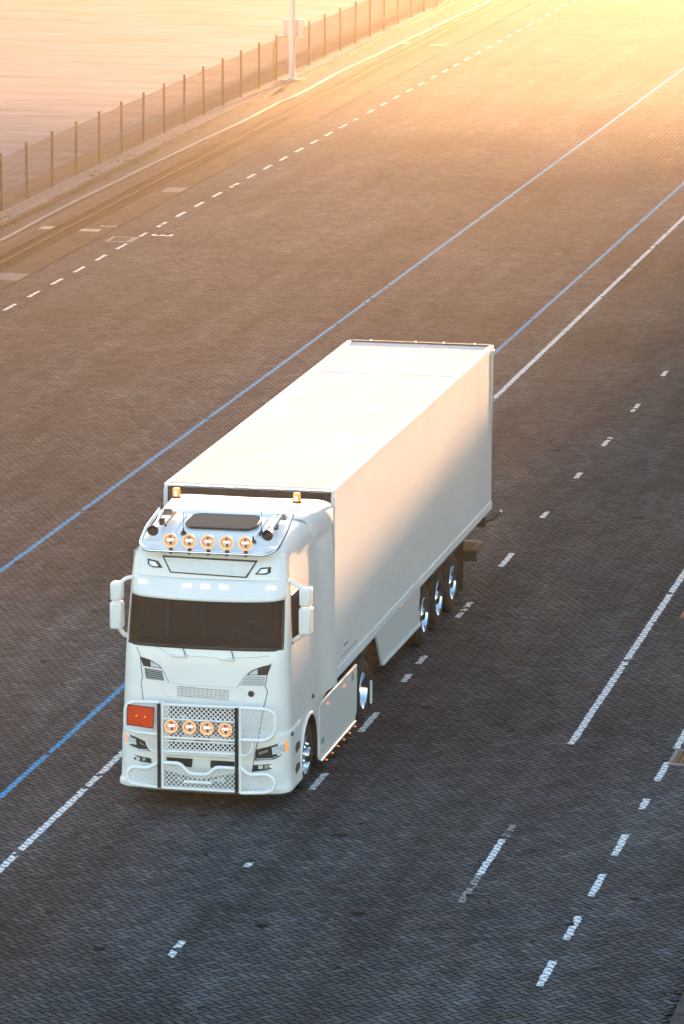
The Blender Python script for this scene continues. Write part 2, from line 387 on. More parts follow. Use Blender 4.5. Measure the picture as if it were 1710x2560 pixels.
def painted_digit(ch, x, y, rot, size, m, z):
    c = bpy.data.curves.new('painted_number', 'FONT'); c.body = ch; c.size = size; c.align_x = 'CENTER'; c.align_y = 'CENTER'; c.offset = size*.012
    t = bpy.data.objects.new('painted_number', c); col.objects.link(t)
    me = bpy.data.meshes.new_from_object(t.evaluated_get(bpy.context.evaluated_depsgraph_get())); bpy.data.objects.remove(t)
    me.materials.clear(); me.materials.append(m); o = bpy.data.objects.new('painted_number', me); col.objects.link(o)
    o.location = (x, y, z); o.rotation_euler = (0, 0, rot); o.parent = paving; o['kind'] = 'structure'; return o
d3 = painted_digit('3', -14.45, 53.28, R(-90), .80, PWHITE, .006)

# ---- rail bed, rail, gutter, kerb, verge
bed = MB().box((-16.80, -60, -.2), (-15.945, 900, .0)).box((-17.93, -60, -.2), (-17.52, 900, .0)).build('rail_bed', CONCD); bed['kind'] = 'structure'
flat('channel_floor', -17.52, -16.80, -60, 900, -.045, JOINT, bed)
MB().box((-15.945, -60, -.2), (-15.925, 900, -.02)).build('expansion_joint', GRIME, bed)
d4 = painted_digit('3', -16.25, 54.65, R(-90), .62, PFADED, .004); d4.parent = bed
rail = MB()
prof = [(-.07, -.044), (-.07, -.040), (-.03, -.035), (-.03, -.012), (-.042, -.004), (-.042, .014), (-.034, .021), (.034, .021), (.042, .014), (.042, -.004), (.03, -.012), (.03, -.035), (.07, -.040), (.07, -.044)]
rail.prism([(-17.17+a, -60, b) for a, b in prof], (0, 960, 0))
cr = empty('crane_rail', (-17.17, 40, 0), 'long rusty crane rail with a polished top, sunk in the concrete strip beside the fence', 'rail')
rail.build('rail_steel', RUST, cr, org=(-17.17, 40, 0))
MB().box((-17.197, -60, .0215), (-17.143, 900, .0235)).build('running_surface', RAILTOP, cr, org=(-17.17, 40, 0))
for s in (0, 1):
    x = -16.815 if s == 0 else -17.535
    MB().box((x, -60, -.07), (x+.03, 900, .012)).build('edge_angle', RUST, bed)
gutter = MB().box((-18.83, -60, -.2), (-17.93, 900, -.012)).build('gutter', GUTTER); gutter['kind'] = 'structure'
hz = [(-18.15, 20), (-18.2, 35), (-18.16, 46), (-18.2, 51), (-18.27, 57.8), (-18.2, 64.7), (-18.12, 72), (-18.0, 77.9), (-18.02, 83.3), (-17.93, 86), (-17.95, 88.5), (-17.98, 90), (-18.0, 93), (-17.9, 100), (-17.76, 111), (-17.6, 121), (-17.5, 150), (-17.4, 220)]
hp = []
for i in range(len(hz)-1):
    for t in range(6):
        t /= 6; s = t*t*(3-2*t); hp.append((hz[i][0]*(1-s)+hz[i+1][0]*s+rnd.uniform(-.008, .008), hz[i][1]*(1-t)+hz[i+1][1]*t, .032))
h = MB().tube(hp, .042, 8).build('hose', HOSE, smooth=60)
tag(h, 'pale grey hose lying along the gutter between the crane rail and the verge', 'hose')

verge = MB().box((-20.1, -60, -.21), (-18.95, 900, .055)).build('verge', EARTH); verge['kind'] = 'structure'
kp = [MB().box((0, .008, -.12), (.12, .992, .105)).mesh('kerb_stone', KERB)]
for i in range(88):
    o = bpy.data.objects.new('kerb_stone', kp[0]); o.location = (-18.95+rnd.uniform(-.008, .008), 44+i, rnd.uniform(-.004, .004)); o.rotation_euler = (0, 0, rnd.uniform(-.006, .006)); o.parent = verge; col.objects.link(o)
sp_ = [MB().box((.010, .012, -.04), (.200, .778, .0)).mesh('paving_slab', PAVS) for _ in range(3)]
for i in range(98):
    for c in range(3):
        o = bpy.data.objects.new('paving_slab', sp_[(i+c) % 3]); o.location = (-19.585+c*.211, 45+i*.79+c*.26, .09+rnd.uniform(-.003, .004))
        o.rotation_euler = (rnd.uniform(-.003, .003), rnd.uniform(-.008, .008), rnd.uniform(-.01, .01)); o.parent = verge; col.objects.link(o)
wd = MB()
for i in range(420):
    y = rnd.uniform(46, 124); 
    if math.sin(y*1.3)+math.sin(y*.37+1) < .2: continue
    x = rnd.choice((-18.97, -18.83, -19.17, -19.62))+rnd.uniform(-.05, .05); z = .08 if x < -18.9 else -.01
    for q in range(4):
        a = rnd.uniform(0, 6.28); l = rnd.uniform(.03, .10); hh = rnd.uniform(.01, .035); dx, dy = math.cos(a)*l, math.sin(a)*l
        wd.add([(x, y, z), (x+dx-dy*.3, y+dy+dx*.3, z+hh), (x+dx*1.6, y+dy*1.6, z+hh*.6), (x+dx+dy*.3, y+dy-dx*.3, z+hh)], [(0, 1, 2, 3)])
w_ = wd.build('weeds', WEED); tag(w_, 'dry weeds growing in the joints along the verge kerb', 'weeds', kind='stuff')

# ---- storage yard beyond the fence
yard = MB().box((-900, -60, -.21), (-20.1, 900, -.03)).build('yard', EARTH); yard['kind'] = 'structure'
MB().box((-20.75, -60, -.1), (-20.12, 900, .012)).build('edge_strip', YARDD, yard)
ys = [30, 38, 46, 54.5, 62.4, 71.5, 79.9, 89.1, 94.4, 108.6, 118, 128, 140]
for a, b in zip(ys[:-1], ys[1:]):
    mb = MB(); x0, x1 = -20.77, -120
    f = lambda x, y: y+(x+22)*-.10*.8
    mb.prism([(x0, f(x0, a)+.05, -.1), (x1, f(x1, a)+.05, -.1), (x1, f(x1, b)-.05, -.1), (x0, f(x0, b)-.05, -.1)], (0, 0, .1+rnd.uniform(-.004, .004)))
    mb.build('concrete_slab', YARD, yard)

# ---- right-hand kerb and pavement
walk = MB().box((8.66, -60, -.2), (10, 300, .11)).build('pavement', PAVS); walk['kind'] = 'structure'
kb2 = MB().box((0, .01, -.2), (.56, .99, .13)).mesh('kerb_stone', KERB)
for i in range(60):
    o = bpy.data.objects.new('kerb_stone', kb2); o.location = (8.09+rnd.uniform(-.004, .004), -17.35+i, rnd.uniform(-.004, .004)); o.parent = walk; col.objects.link(o)
    q = o.modifiers.new('b', 'BEVEL'); q.width = .03; q.segments = 3
gr = MB()
for i in range(900):
    y = rnd.uniform(-15, 10); x = 8.07-abs(rnd.gauss(0, .09)); a = rnd.uniform(.005, .02)
    gr.add([(x-a, y-a, .004), (x+a, y-a*.6, .004), (x+a*.7, y+a, .004), (x-a*.8, y+a, .004), (x, y, .004+a)], [(0, 1, 4), (1, 2, 4), (2, 3, 4), (3, 0, 4)])
for i in range(620):   # scraps scattered on the bricks
    y = rnd.uniform(-14, 56); x = rnd.uniform(-3.85-.2755*y, 6.5-.136*y); a = rnd.uniform(.01, .045) if i % 7 else rnd.uniform(.05, .11)
    m_ = 5; c_ = [(x+math.cos(t*6.283/m_)*a*rnd.uniform(.5, 1.5), y+math.sin(t*6.283/m_)*a*rnd.uniform(.6, 1.8), .005) for t in range(m_)]
    gr.add(c_+[(x, y, .006+a*.12)], [(t, (t+1) % m_, m_) for t in range(m_)])
o = gr.build('grit', GRIME); tag(o, 'dark grit and dead leaves scattered over the brick paving', 'debris', kind='stuff')

# ---- covers, drains, painted patches
def drain(x0, x1, y0, y1, fr, label, bars):
    t = empty('drain_cover', ((x0+x1)/2, (y0+y1)/2, 0), label, 'drain cover'); og = t.location
    m = MB()
    for a in ((x0, x1, y0, y0+fr), (x0, x1, y1-fr, y1), (x0, x0+fr, y0+fr, y1-fr), (x1-fr*2, x1, y0+fr, y1-fr)): m.box((a[0], a[2], -.06), (a[1], a[3], .004))
    m.build('frame', CONCF, t, org=og)
    m = MB(); m.box((x0+fr, y0+fr, -.07), (x1-2*fr, y1-fr, -.009)).build('pit', GRIME, t, org=og)
    for i in range(bars):
        a = x0+fr+(x1-3*fr-x0)*(i+.15)/bars; b = x0+fr+(x1-3*fr-x0)*(i+.85)/bars
        MB().box((a, y0+fr+.006, -.008), (b, y1-fr-.006, .001)).build('grate_bar', IRON, t, org=og)
drain(-15.62, -14.9, 51.87, 52.82, .08, 'dark iron drain grate in a pale concrete frame beside the left dashed line', 8)
drain(6.25, 7.4, .40, 1.34, .065, 'dark drain grate in a pale concrete frame at the right edge of the paving', 12)
def plate(x0, x1, y0, y1, m, label, name='steel_plate', cat='cover plate', z=.0):
    o = MB().box((x0, y0, -.03), (x1, y1, z+.008)).build(name, m, bevel=.003); tag(o, label, cat); return o
plate(-16.78, -15.97, 44.75, 45.92, COVER, 'large grey cover plate on the rail bed at the left edge of the view')
plate(-16.55, -15.80+.0-.16, 61.72, 62.75, COVER, 'pale bluish cover plate on the rail bed beyond the drain grate')
plate(5.07, 5.7, 10.42, 10.98, TERRA, 'small terracotta slab set in the bricks right of the solid white line', 'paving_insert', 'slab')
for x0, x1, y0, y1 in ((-17.91, -17.56, 53.7, 54.3), (-16.76, -16.22, 53.55, 54.05), (-17.85, -17.56, 103.6, 104.3), (-16.75, -16.2, 103.2, 103.8)):
    flat('painted_patch', x0, x1, y0, y1, .006, CREAM, bed)

# ================================================================== FENCE
fence = empty('mesh_fence', (-19.7, 56.6, .09), 'long dark wire mesh fence on slim posts between the verge and the concrete yard', 'fence')
fx = lambda y: -19.70+(y-56.6)*.0085
FH = 1.50
pm = MB().tube([(0, 0, -.2), (0, 0, FH)], .038, 8).box((-.042, -.042, FH), (.042, .042, FH+.02))
for q in range(6): pm.box((-.045, -.03, .2+q*.23), (-.028, .03, .23+q*.23))
pm = pm.mesh('post', POSTM, 40)
wm = MB()
SPAN = 2.55
for i in range(41):
    y = .04+i*(SPAN-.08)/40; wm.tube([(0, y, .06), (0, y, FH-.14)], .0042, 3, caps=False)
for q in range(8): wm.tube([(.006, .02, .06+q*(FH-.20)/7), (.006, SPAN-.02, .06+q*(FH-.20)/7)], .006 if q not in (0, 7) else .014, 3, caps=False)
wm = wm.mesh('mesh_panel', WIRE)
for i in range(-4, 30):
    y = 56.6+SPAN*i
    o = bpy.data.objects.new('post', pm); o.location = (fx(y)+19.7, y-56.6, 0); o.parent = fence; col.objects.link(o); o.rotation_euler = (rnd.uniform(-.012, .012), rnd.uniform(-.012, .012), 0)
    o = bpy.data.objects.new('mesh_panel', wm); o.location = (fx(y)+19.7-.02, y-56.6, 0); o.rotation_euler = (0, 0, -.0085); o.parent = fence; col.objects.link(o)

# ---- light pole and its cabinet
lp = empty('light_pole', (-18.92, 89.95, .09), 'tall round grey steel light pole standing on the verge in front of the fence', 'light pole')
og = (-18.92, 89.95, 0)
MB().lathe([(.115, .03), (.112, .8), (.10, 4), (.075, 11.5), (.0, 11.5)], (-18.92, 89.95, .09), 'z', 20).build('pole_shaft', GALV, lp, 40, org=(-18.92, 89.95, .09))
MB().box((-19.27, 89.62, .085), (-18.52, 90.28, .14)).build('base_plate', CONCF, lp, org=(-18.92, 89.95, .09), bevel=.01)
MB().box((-19.03, 89.83, .14), (-18.81, 90.07, .17)).build('flange', GALV, lp, org=(-18.92, 89.95, .09))
MB().tube([(-18.92, 89.95, 11.5), (-18.5, 89.95, 11.9), (-17.4, 89.95, 12.0)], .04, 8).build('lamp_arm', GALV, lp, 40, org=(-18.92, 89.95, .09))
MB().box((-17.5, 89.8, 11.93), (-16.8, 90.1, 12.07)).build('lamp_head', CAB, lp, org=(-18.92, 89.95, .09), bevel=.03)
cb = empty('electrical_cabinet', (-18.95, 90.15, 1.5), 'grey metal electrical cabinet strapped behind the light pole above the fence', 'cabinet')
oc = (-18.95, 90.15, 1.5)
MB().box((-19.25, 90.12, 1.56), (-18.72, 90.32, 2.10)).build('cabinet_body', CAB, cb, org=oc, bevel=.008)
MB().box((-18.72, 90.12, 1.52), (-18.60, 90.34, 2.12)).build('side_door', GALV, cb, org=oc, bevel=.006)
MB().box((-19.27, 90.10, 2.10), (-18.58, 90.36, 2.125)).build('cabinet_lid', GALV, cb, org=oc)
MB().tube(rounded([(-19.1, 90.2, 1.56), (-19.3, 90.2, 1.52), (-19.5, 90.2, 1.5), (-19.62, 90.2, 1.1), (-19.6, 90.2, .1)], .15), .02, 6).build('cable', POSTM, cb, 40, org=oc)

# ================================================================== ADDED CANOPY (unseen beyond the top of view, put in to shade near paving)
CY0, CY1, CZ0, CZ1 = 130.0, 190.0, 4.7, 7.8
tc_ = empty('added_shade_canopy', (0, (CY0+CY1)/2, 0), 'unseen flat canopy roof on steel columns spanning the far end of the paving', 'sunshade'); ow = tc_.location
MB().box((-110, CY0+.3, CZ0), (70, CY1-.3, CZ1-.5)).build('sunshade_roof', CLAD, tc_, org=ow)
MB().box((-110.3, CY0, CZ0+.4), (70.3, CY0+.29, CZ1)).build('fascia', WROOF, tc_, org=ow)
MB().box((-110.3, CY1-.29, CZ0+.4), (70.3, CY1, CZ1)).build('fascia', WROOF, tc_, org=ow)
cm = MB().tube([(0, 0, -.2), (0, 0, CZ0)], .45, 12).mesh('column', CLAD, 40)
for x in (-96, -58, 12, 54):
    for y in (CY0+4, (CY0+CY1)/2, CY1-4):
        o = bpy.data.objects.new('column', cm); o.location = Vector((x, y, 0))-ow; o.parent = tc_; col.objects.link(o)

# ================================================================== ADDED WAREHOUSE (unseen right of the view, invented to darken the foreground)
WX0, WY0, WX1, WY1, WH = 10.0, 12.0, 60.0, 128.0, 24.0
wh = empty('sunblocker', ((WX0+WX1)/2, (WY0+WY1)/2, 0), 'unseen tall grey warehouse standing to the right of the brick paving', 'sunblocker'); ow = wh.location
MB().box((WX0+.1, WY0+.1, -.2), (WX1-.1, WY1-.1, WH-.4)).build('wall', CLAD, wh, org=ow)
MB().box((WX0-.02, WY0-.02, WH-.4), (WX1+.02, WY1+.02, WH)).build('roof', WROOF, wh, org=ow)
rb = MB()
for i in range(int((WY1-WY0-.4)/.3)): y = WY0+.2+i*.3; rb.box((WX0+.05, y, .12), (WX0+.1, y+.14, WH-.41))
for i in range(165): x = WX0+.2+i*.3; rb.box((x, WY0+.05, .12), (x+.14, WY0+.1, WH-.41))
rb.build('cladding_rib', CLAD, wh, org=ow)['kind'] = 'stuff'
for i in range(int((WY1-WY0)/9)):
    y = WY0+4+i*8.8; d = MB().box((WX0-.01, y, .12), (WX0+.049, y+4, 4.6)).build('dock_door', SKIRT, wh, org=ow)
    MB().box((WX0-.06, y-.15, 4.61), (WX0+.048, y+4.15, 4.85)).build('door_lintel', BLACKM, d, org=ow)

# ================================================================== WHEELS
def wheel_meshes(kind):
    T = {}
    ro, wd = (.50, .30) if kind != 'trailer' else (.515, .36)
    h = wd/2
    prof = [(.285, -h+.03), (.30, -h), (.36, -h-.012), (ro-.05, -h), (ro-.015, -h+.025), (ro, -h+.05)]
    for q in (-.5, 0, .5): prof += [(ro, q*h-.012), (ro-.014, q*h-.010), (ro-.014, q*h+.010), (ro, q*h+.012)]
    prof += [(ro, h-.05), (ro-.015, h-.025), (ro-.05, h), (.36, h+.012), (.30, h), (.285, h-.03)]
    T['tyre'] = MB().lathe(prof, n=40).mesh('wheel', RUBBER, 35)
    if kind == 'front': rp = [(.292, h-.005), (.288, h+.008), (.268, h-.01), (.25, h-.06), (.20, h-.045), (.14, h-.03), (.12, h-.03), (.0, h-.03)]
    elif kind == 'drive': rp = [(.292, h-.005), (.288, h+.008), (.27, h-.02), (.255, h-.15), (.20, h-.17), (.13, h-.17), (0, h-.17)]
    else: rp = [(.292, h-.005), (.288, h+.008), (.27, h-.02), (.25, h-.11), (.20, h-.10), (.13, h-.10), (0, h-.10)]
    T['rim'] = MB().lathe(rp, n=36).mesh('rim', CHROME, 35)
    b = rp[-1][1]
    T['hub'] = MB().lathe([(.12, b+.002), (.118, b+.07), (.10, b+.10), (.06, b+.115), (0, b+.118)], n=20).mesh('hub_cap', CHROMED, 35)
    T['nut'] = MB().lathe([(.020, 0), (.020, .03), (.013, .05), (0, .052)], n=6).mesh('wheel_nut', CHROME, None); T['b'] = b
    return T
WM = {k: wheel_meshes(k) for k in ('front', 'drive', 'trailer')}
def wheel(kind, parent, loc, side, rot=0):
    T = WM[kind]; w = bpy.data.objects.new('wheel', T['tyre']); w.parent = parent; w.location = loc
    w.rotation_euler = (rot, 0, 0 if side > 0 else math.pi); col.objects.link(w)
    for nm, k in (('rim', 'rim'), ('hub_cap', 'hub')):
        o = bpy.data.objects.new(nm, T[k]); o.parent = w; col.objects.link(o)
    for i in range(10):
        a = 2*math.pi*i/10; o = bpy.data.objects.new('wheel_nut', T['nut']); o.parent = w; o.location = (T['b'], .168*math.cos(a), .168*math.sin(a)); col.objects.link(o)
    return w

# ================================================================== SEMI-TRAILER
OT = (0, 7, 0)
tr = empty('semi_trailer', OT, 'long plain white box trailer on three axles behind the white cab', 'trailer')
B = lambda: MB()
HB, HT, TL = 1.10, 3.985, 13.60
B().box((-1.285, .03, HB+.14), (1.285, TL-.06, HT-.03)).build('cargo_box', TRAILW, tr, org=OT)
B().box((-1.22, .10, HT-.03), (1.22, TL-.12, HT)).build('roof_skin', ROOFM, tr, org=OT)
for s in (-1, 1):
    a, b = sorted((s*1.30, s*1.225))
    B().box((a, .02, HT-.07), (b, TL-.04, HT+.012)).build('roof_rail', TRAILW, tr, org=OT, bevel=.008)
    a, b = sorted((s*1.255, s*1.302))
    rl = B().box((a, .02, HB), (b, TL-.04, HB+.14)).build('bottom_rail', SKIRT, tr, org=OT, bevel=.006)
    a, b = sorted((s*1.302, s*1.308))
    B().box((a, .05, HB+.045), (b, TL-.06, HB+.06)).box((a, .05, HB+.095), (b, TL-.06, HB+.103)).build('rub_strip', TRAILW, rl, org=OT)
    a, b = sorted((s*1.24, s*1.303))
    B().box((a, -.01, HB), (b, .06, HT-.07)).build('corner_post', SKIRT, tr, org=OT, bevel=.01)
    B().box((a, TL-.07, HB), (b, TL+.01, HT-.07)).build('corner_post', CHROMED, tr, org=OT, bevel=.006)
    x = s*1.2865
    for y in (12.15, ):
        B().box((min(x, x-s*.003), y, HB+.15), (max(x, x-s*.003)+.0, y+.012, HT-.08)).build('panel_seam', SEAM if 0 else SKIRT, tr, org=OT)
B().box((-1.24, .10, HT-.035), (1.24, .15, HT+.006)).build('front_cap_strip', PLATE, tr, org=OT)
fwl = B().box((-1.24, .0, HB), (1.24, .03, HT-.025)).build('front_wall', BLACKM, tr, org=OT)  # a white wall really; the shade of the cab gap is in its black
B().box((-1.27, -.005, HT-.024), (1.27, .10, HT+.002)).build('front_header', TRAILW, tr, org=OT, bevel=.01)
for i in range(6):
    B().box((-.98+i*.38, -.014, HT-.03), (-.76+i*.38, -.006, HT-.006)).build('header_clip', PLATE, tr, org=OT)
B().box((-1.27, TL-.06, HT-.06), (1.27, TL+.01, HT+.02)).build('rear_header', BLACK, tr, org=OT)
for x in (-.9, -.1, .4, .95): B().box((x, TL-.03, HT+.02), (x+.03, TL, HT+.035)).build('marker_lamp', MARK, tr, org=OT)
for y, x0, x1 in ((10.3, -1.2, -.25), (10.3, .2, 1.2)): B().box((x0, y, HT), (x1, y+.01, HT+.003)).build('roof_seam', SKIRT, tr, org=OT)
for y0, y1 in ((6.2, 10.6), (11.8, 13.2), (.3, 1.6)): B().box((.12, y0, HT), (.13, y1, HT+.003)).build('roof_seam', SKIRT, tr, org=OT)
for s in (-1, 1): B().box((-1.225 if s < 0 else 1.212, .2, HT), (-1.212 if s < 0 else 1.225, TL-.2, HT+.004)).build('sealant_bead', SKIRT, tr, org=OT)
for s in (-1, 1):
    for d in range(2): B().box((.01 if s > 0 else -1.22, TL-.06, HB+.05), (1.22 if s > 0 else -.01, TL-.01, HT-.08)) if 0 else None
for s in (-1, 1):
    d = B().box((.006 if s > 0 else -1.235, TL-.055, HB+.04), (1.235 if s > 0 else -.006, TL-.005, HT-.065)).build('rear_door', TRAILW, tr, org=OT)
    for k in (.35, .9): B().tube([(s*k, TL+.02, HB+.1), (s*k, TL+.02, HT-.15)], .014, 6).build('lock_rod', CHROMED, d, org=OT)
# lettering too small to read in the picture: kept as the faint rub strip and a small plate only
B().box((1.287, .75, 1.46), (1.2895, 1.02, 1.50)).build('data_plate', PLATE, tr, org=OT)
B().box((1.287, .55, 1.335), (1.291, 1.75, 1.35)).build('trim_strip', PLATE, tr, org=OT)
# chassis
ch = MB()
for s in (-1, 1): ch.box((s*.45-.06, .4, .82), (s*.45+.06, TL-.3, HB-.002))
for y in (2.2, 4.2, 6.2, 8.1, 9.4, 10.7, 12.4): ch.box((-1.2, y, .98), (1.2, y+.1, HB-.001))
ch.build('chassis', BLACKM, tr, org=OT)
for s in (-1, 1):
    lg = B().box((s*.75-.07, 2.62, .32), (s*.75+.07, 2.78, .979)).build('landing_leg', BLACKM, tr, org=OT)
    B().box((s*.75-.14, 2.58, .28), (s*.75+.14, 2.82, .319)).build('foot', BLACKM, lg, org=OT)
    x0, x1 = sorted((s*1.22, s*1.262))
    sk = B().prism([(x0, 3.36, 1.085), (x0, 3.88, .46), (x0, 7.02, .42), (x0, 7.02, 1.085)], (x1-x0, 0, 0)).build('side_skirt', SKIRT, tr, org=OT, bevel=.006)
    x0, x1 = sorted((s*1.2625, s*1.275))
    B().prism([(x0, 3.85, .50), (x0, 3.92, .45), (x0, 7.02, .415), (x0, 7.02, .475)], (x1-x0, 0, 0)).build('skirt_edge', TRAILW, sk, org=OT)
    x0, x1 = sorted((s*.86, s*1.24))
    B().box((x0, 11.06, .14), (x1, 11.08, 1.0)).build('mud_flap', RUBBER, tr, org=OT)
    x0, x1 = sorted((s*.84, s*1.27))
    mg = MB()
    for y in (7.45, 8.72, 10.0):
        for i in range(10):
            a0, a1 = R(18+i*14.4), R(18+(i+1)*14.4); r0, r1 = .58, .60
            mg.prism([(x0, y-math.cos(a0)*r0, .52+math.sin(a0)*r0*.93), (x0, y-math.cos(a1)*r0, .52+math.sin(a1)*r0*.93), (x0, y-math.cos(a1)*r1, .52+math.sin(a1)*r1*.93), (x0, y-math.cos(a0)*r1, .52+math.sin(a0)*r1*.93)], (x1-x0, 0, 0))
    mg.build('mudguard', BLACKM, tr, 40, org=OT)
    B().box((s*1.15-.09, 7.2, .985), (s*1.15+.09, 11.0, 1.097)).build('side_beam', BLACKM, tr, org=OT)
    for y in (7.45, 8.72, 10.0): wheel('trailer', tr, (s*1.07, y-7, .515), s, rnd.uniform(0, 1))
for y in (7.45, 8.72, 10.0): B().tube([(-.9, y, .515), (.9, y, .515)], .07, 10).build('axle', BLACKM, tr, 40, org=OT)
B().box((-1.2, 13.2, .42), (1.2, 13.32, .56)).box((-.7, 13.2, .56), (-.55, 13.32, .98)).box((.55, 13.2, .56), (.7, 13.32, .98)).build('rear_underrun_bar', BLACKM, tr, org=OT)
B().box((-1.22, 13.33, .80), (1.22, 13.5, .975)).build('lamp_carrier', BLACKM, tr, org=OT)
for s in (-1, 1):
    l_ = B().box((s*1.0-.18, 13.5, .82), (s*1.0+.18, 13.54, .95)).build('tail_lamp', mat('red_lens', (.45, .02, .01), .25, var=.2), tr, org=OT)
    st = B().tube(rounded([(s*1.2, 13.45, .88), (s*1.32, 13.6, .90), (s*1.42, 13.72, 1.0)], .05), .022, 6).build('marker_stalk', RUBBER, tr, 40, org=OT)
    B().lathe([(0, -.02), (.02, -.02), (.025, 0), (.02, .02), (0, .02)], (s*1.43, 13.73, 1.02), 'y', 12).build('stalk_lamp', SIGN, st, 40, org=OT)
rk = B().box((.72, 12.2, .56), (1.27, 12.92, .60)).box((.72, 12.2, .42), (1.27, 12.225, .559)).build('pallet_rack', BLACKM, tr, org=OT)
for i in range(5): B().box((.72+i*.11, 12.2, .601), (.81+i*.11, 12.92, .62)).build('rack_slat', STEP, rk, org=OT)
B().box((1.272, 12.2, .55), (1.30, 12.92, .63)).build('rack_edge', STEP, rk, org=OT)
for y in (5.2, 7.12): B().box((1.303, y, 1.125), (1.316, y+.07, 1.15)).build('side_marker', AMBER, tr, org=OT)

# ================================================================== TRACTOR
CX = 0.135; OA = (CX, -1.6, 0)
tk = empty('truck_tractor', OA, 'tall white truck cab with a white bull bar, roof spotlights and a blank roof sign', 'truck')
def interp(tab, z):
    if z <= tab[0][0]: return tab[0][1]
    for (a, va), (b, vb) in zip(tab[:-1], tab[1:]):
        if z <= b: return va+(vb-va)*(z-a)/(b-a)
    return tab[-1][1]
YF = [(.25, -3.66), (.30, -3.72), (.36, -3.72), (.40, -3.68), (1.0, -3.65), (1.18, -3.63), (1.8, -3.605), (2.22, -3.57), (2.34, -3.54), (3.06, -3.37), (3.3, -3.33), (3.5, -3.29), (3.62, -3.22), (3.68, -3.13)]
HW = [(.25, 1.22), (.30, 1.265), (.36, 1.265), (.40, 1.245), (1.0, 1.24), (1.18, 1.225), (1.8, 1.205), (2.3, 1.19), (3.06, 1.165), (3.3, 1.15), (3.62, 1.12), (3.68, 1.10)]
RC = [(.25, .28), (1.18, .28), (2.3, .24), (3.06, .22), (3.7, .24)]
BUL = .11
def surf(x, z):
    """y of the cab front at world x, z"""
    xl = abs(x-CX); hw = interp(HW, z); r = interp(RC, z); y = interp(YF, z)+BUL*(xl/hw)**2; c = hw-r
    if xl > c: t = min(xl-c, r*.9995); y += r-math.sqrt(max(r*r-t*t, 0))
    return y
def plan(z, yr, nside=10, flare=True, ys=None):
    hw = interp(HW, z); r = interp(RC, z); c = hw-r; pts = []
    front = []
    for k in range(0, 13): x = -c+2*c*k/12; front.append((x, surf(CX+x, z)))
    yc = front[-1][1]+r
    cor = [(c+r*math.sin(R(a)), yc-r*math.cos(R(a))) for a in (15, 30, 45, 60, 75, 90)]
    yy = ys(yc) if ys else [yc+(yr-yc)*(k+1)/nside for k in range(nside)]
    def fl(y): t = min(max((y+1.3)/.85, 0), 1); return .075*t*t*(3-2*t) if flare else 0
    side = [(hw+fl(y), y) for y in yy]
    right = cor+side
    return [(CX-x, y, z) for x, y in right[::-1]]+[(CX+x, y, z) for x, y in front]+[(CX+x, y, z) for x, y in right]
def shell(levels, yr, skip=None, flare=True, ys=None):
    rows = [plan(z, yr, flare=flare, ys=ys) for z in levels]; n_ = len(rows[0]); m = MB()
    m.add([q for rw in rows for q in rw], [(j*n_+i, j*n_+i+1, (j+1)*n_+i+1, (j+1)*n_+i) for j in range(len(rows)-1) for i in range(n_-1) if not (skip and skip(i, j))])
    return m, rows
# side columns so that a door window opens between two of them
def side_ys(yc): return [-3.06, -2.30, -2.1, -1.8, -1.45, -1.2, -1.0, -.8, -.6, -.45]
LV = [1.18, 1.4, 1.8, 2.05, 2.22, 2.34, 2.6, 2.85, 3.06, 3.3, 3.5, 3.62]
NS = 10; NC = 6
def skipw(i, j):
    z0 = LV[j]; first = NS+NC
    if 2.33 < z0 < 3.05 and first-3 <= i < first+12+3: return True      # windscreen opening
    if 2.33 < z0 < 3.05 and (i == NS-2 or i == NS+NC+12+NC+1): return True   # door windows
    return False
m, rows = shell(LV, -.45, skipw, ys=side_ys)
body = m.build('cab_body', WHITE, tk, 40, org=OA)
m, _ = shell([.25, .30, .36, .40, .6, .8, 1.0, 1.1, 1.18], -2.70, flare=False)
bump = m.build('bumper', WHITE, tk, 40, org=OA, solid=.02)
# rear wall and floor of the cab
MB().box((CX-1.08, -1.12, 1.2), (CX+1.08, -1.06, 3.6)).build('cab_rear_wall', BLACKM, tk, org=OA)
MB().box((CX-1.16, -3.3, 1.2), (CX+1.16, -1.13, 1.26)).build('cab_floor', BLACKM, tk, org=OA)
# lower edge of the cab sides and of the bumper underside
MB().box((CX-1.2, -3.5, .27), (CX+1.2, -2.75, .30)).build('bumper_underside', BLACKM, tk, org=OA)

# glass
zs = [2.34, 2.6, 2.85, 3.06]
def ws(u, v):
    z = 2.345+(3.055-2.345)*v; hw = interp(HW, z); r = interp(RC, z); xm = hw-r+r*math.sin(R(44)); x = CX+(2*u-1)*xm
    return (x, surf(x, z)+.004, z)
MB().grid(ws, 24, 6).build('windscreen', GLASS, tk, 60, org=OA)
fr = MB(); path = [ws(u/24, 0) for u in range(25)]+[ws(1, v/6) for v in range(1, 7)]+[ws(1-u/24, 1) for u in range(1, 25)]+[ws(0, 1-v/6) for v in range(1, 6)]
fr.tube([(a, b-.008, c) for a, b, c in path], .022, 6, closed=True).build('windscreen_seal', BLACK, tk, 60, org=OA)
for s in (-1, 1):
    def sw(u, v):
        z = 2.345+(3.055-2.345)*v; return (CX+s*(interp(HW, z)-.004), -3.06+.76*u, z)
    MB().grid(sw, 2, 6).build('side_window', GLASS, tk, 60, org=OA)
    pth = [sw(0, 0), sw(1, 0), sw(1, 1), sw(0, 1)]
    MB().tube(rounded(pth, .03, 2, True), .014, 5, closed=True).build('window_seal', BLACK, tk, org=OA)
    # small wedge above the window line and the door joint
    dx = CX+s*(1.192)
    dp = [(-3.10, 2.30), (-3.16, 1.9), (-3.16, 1.35), (-2.85, 1.25)]
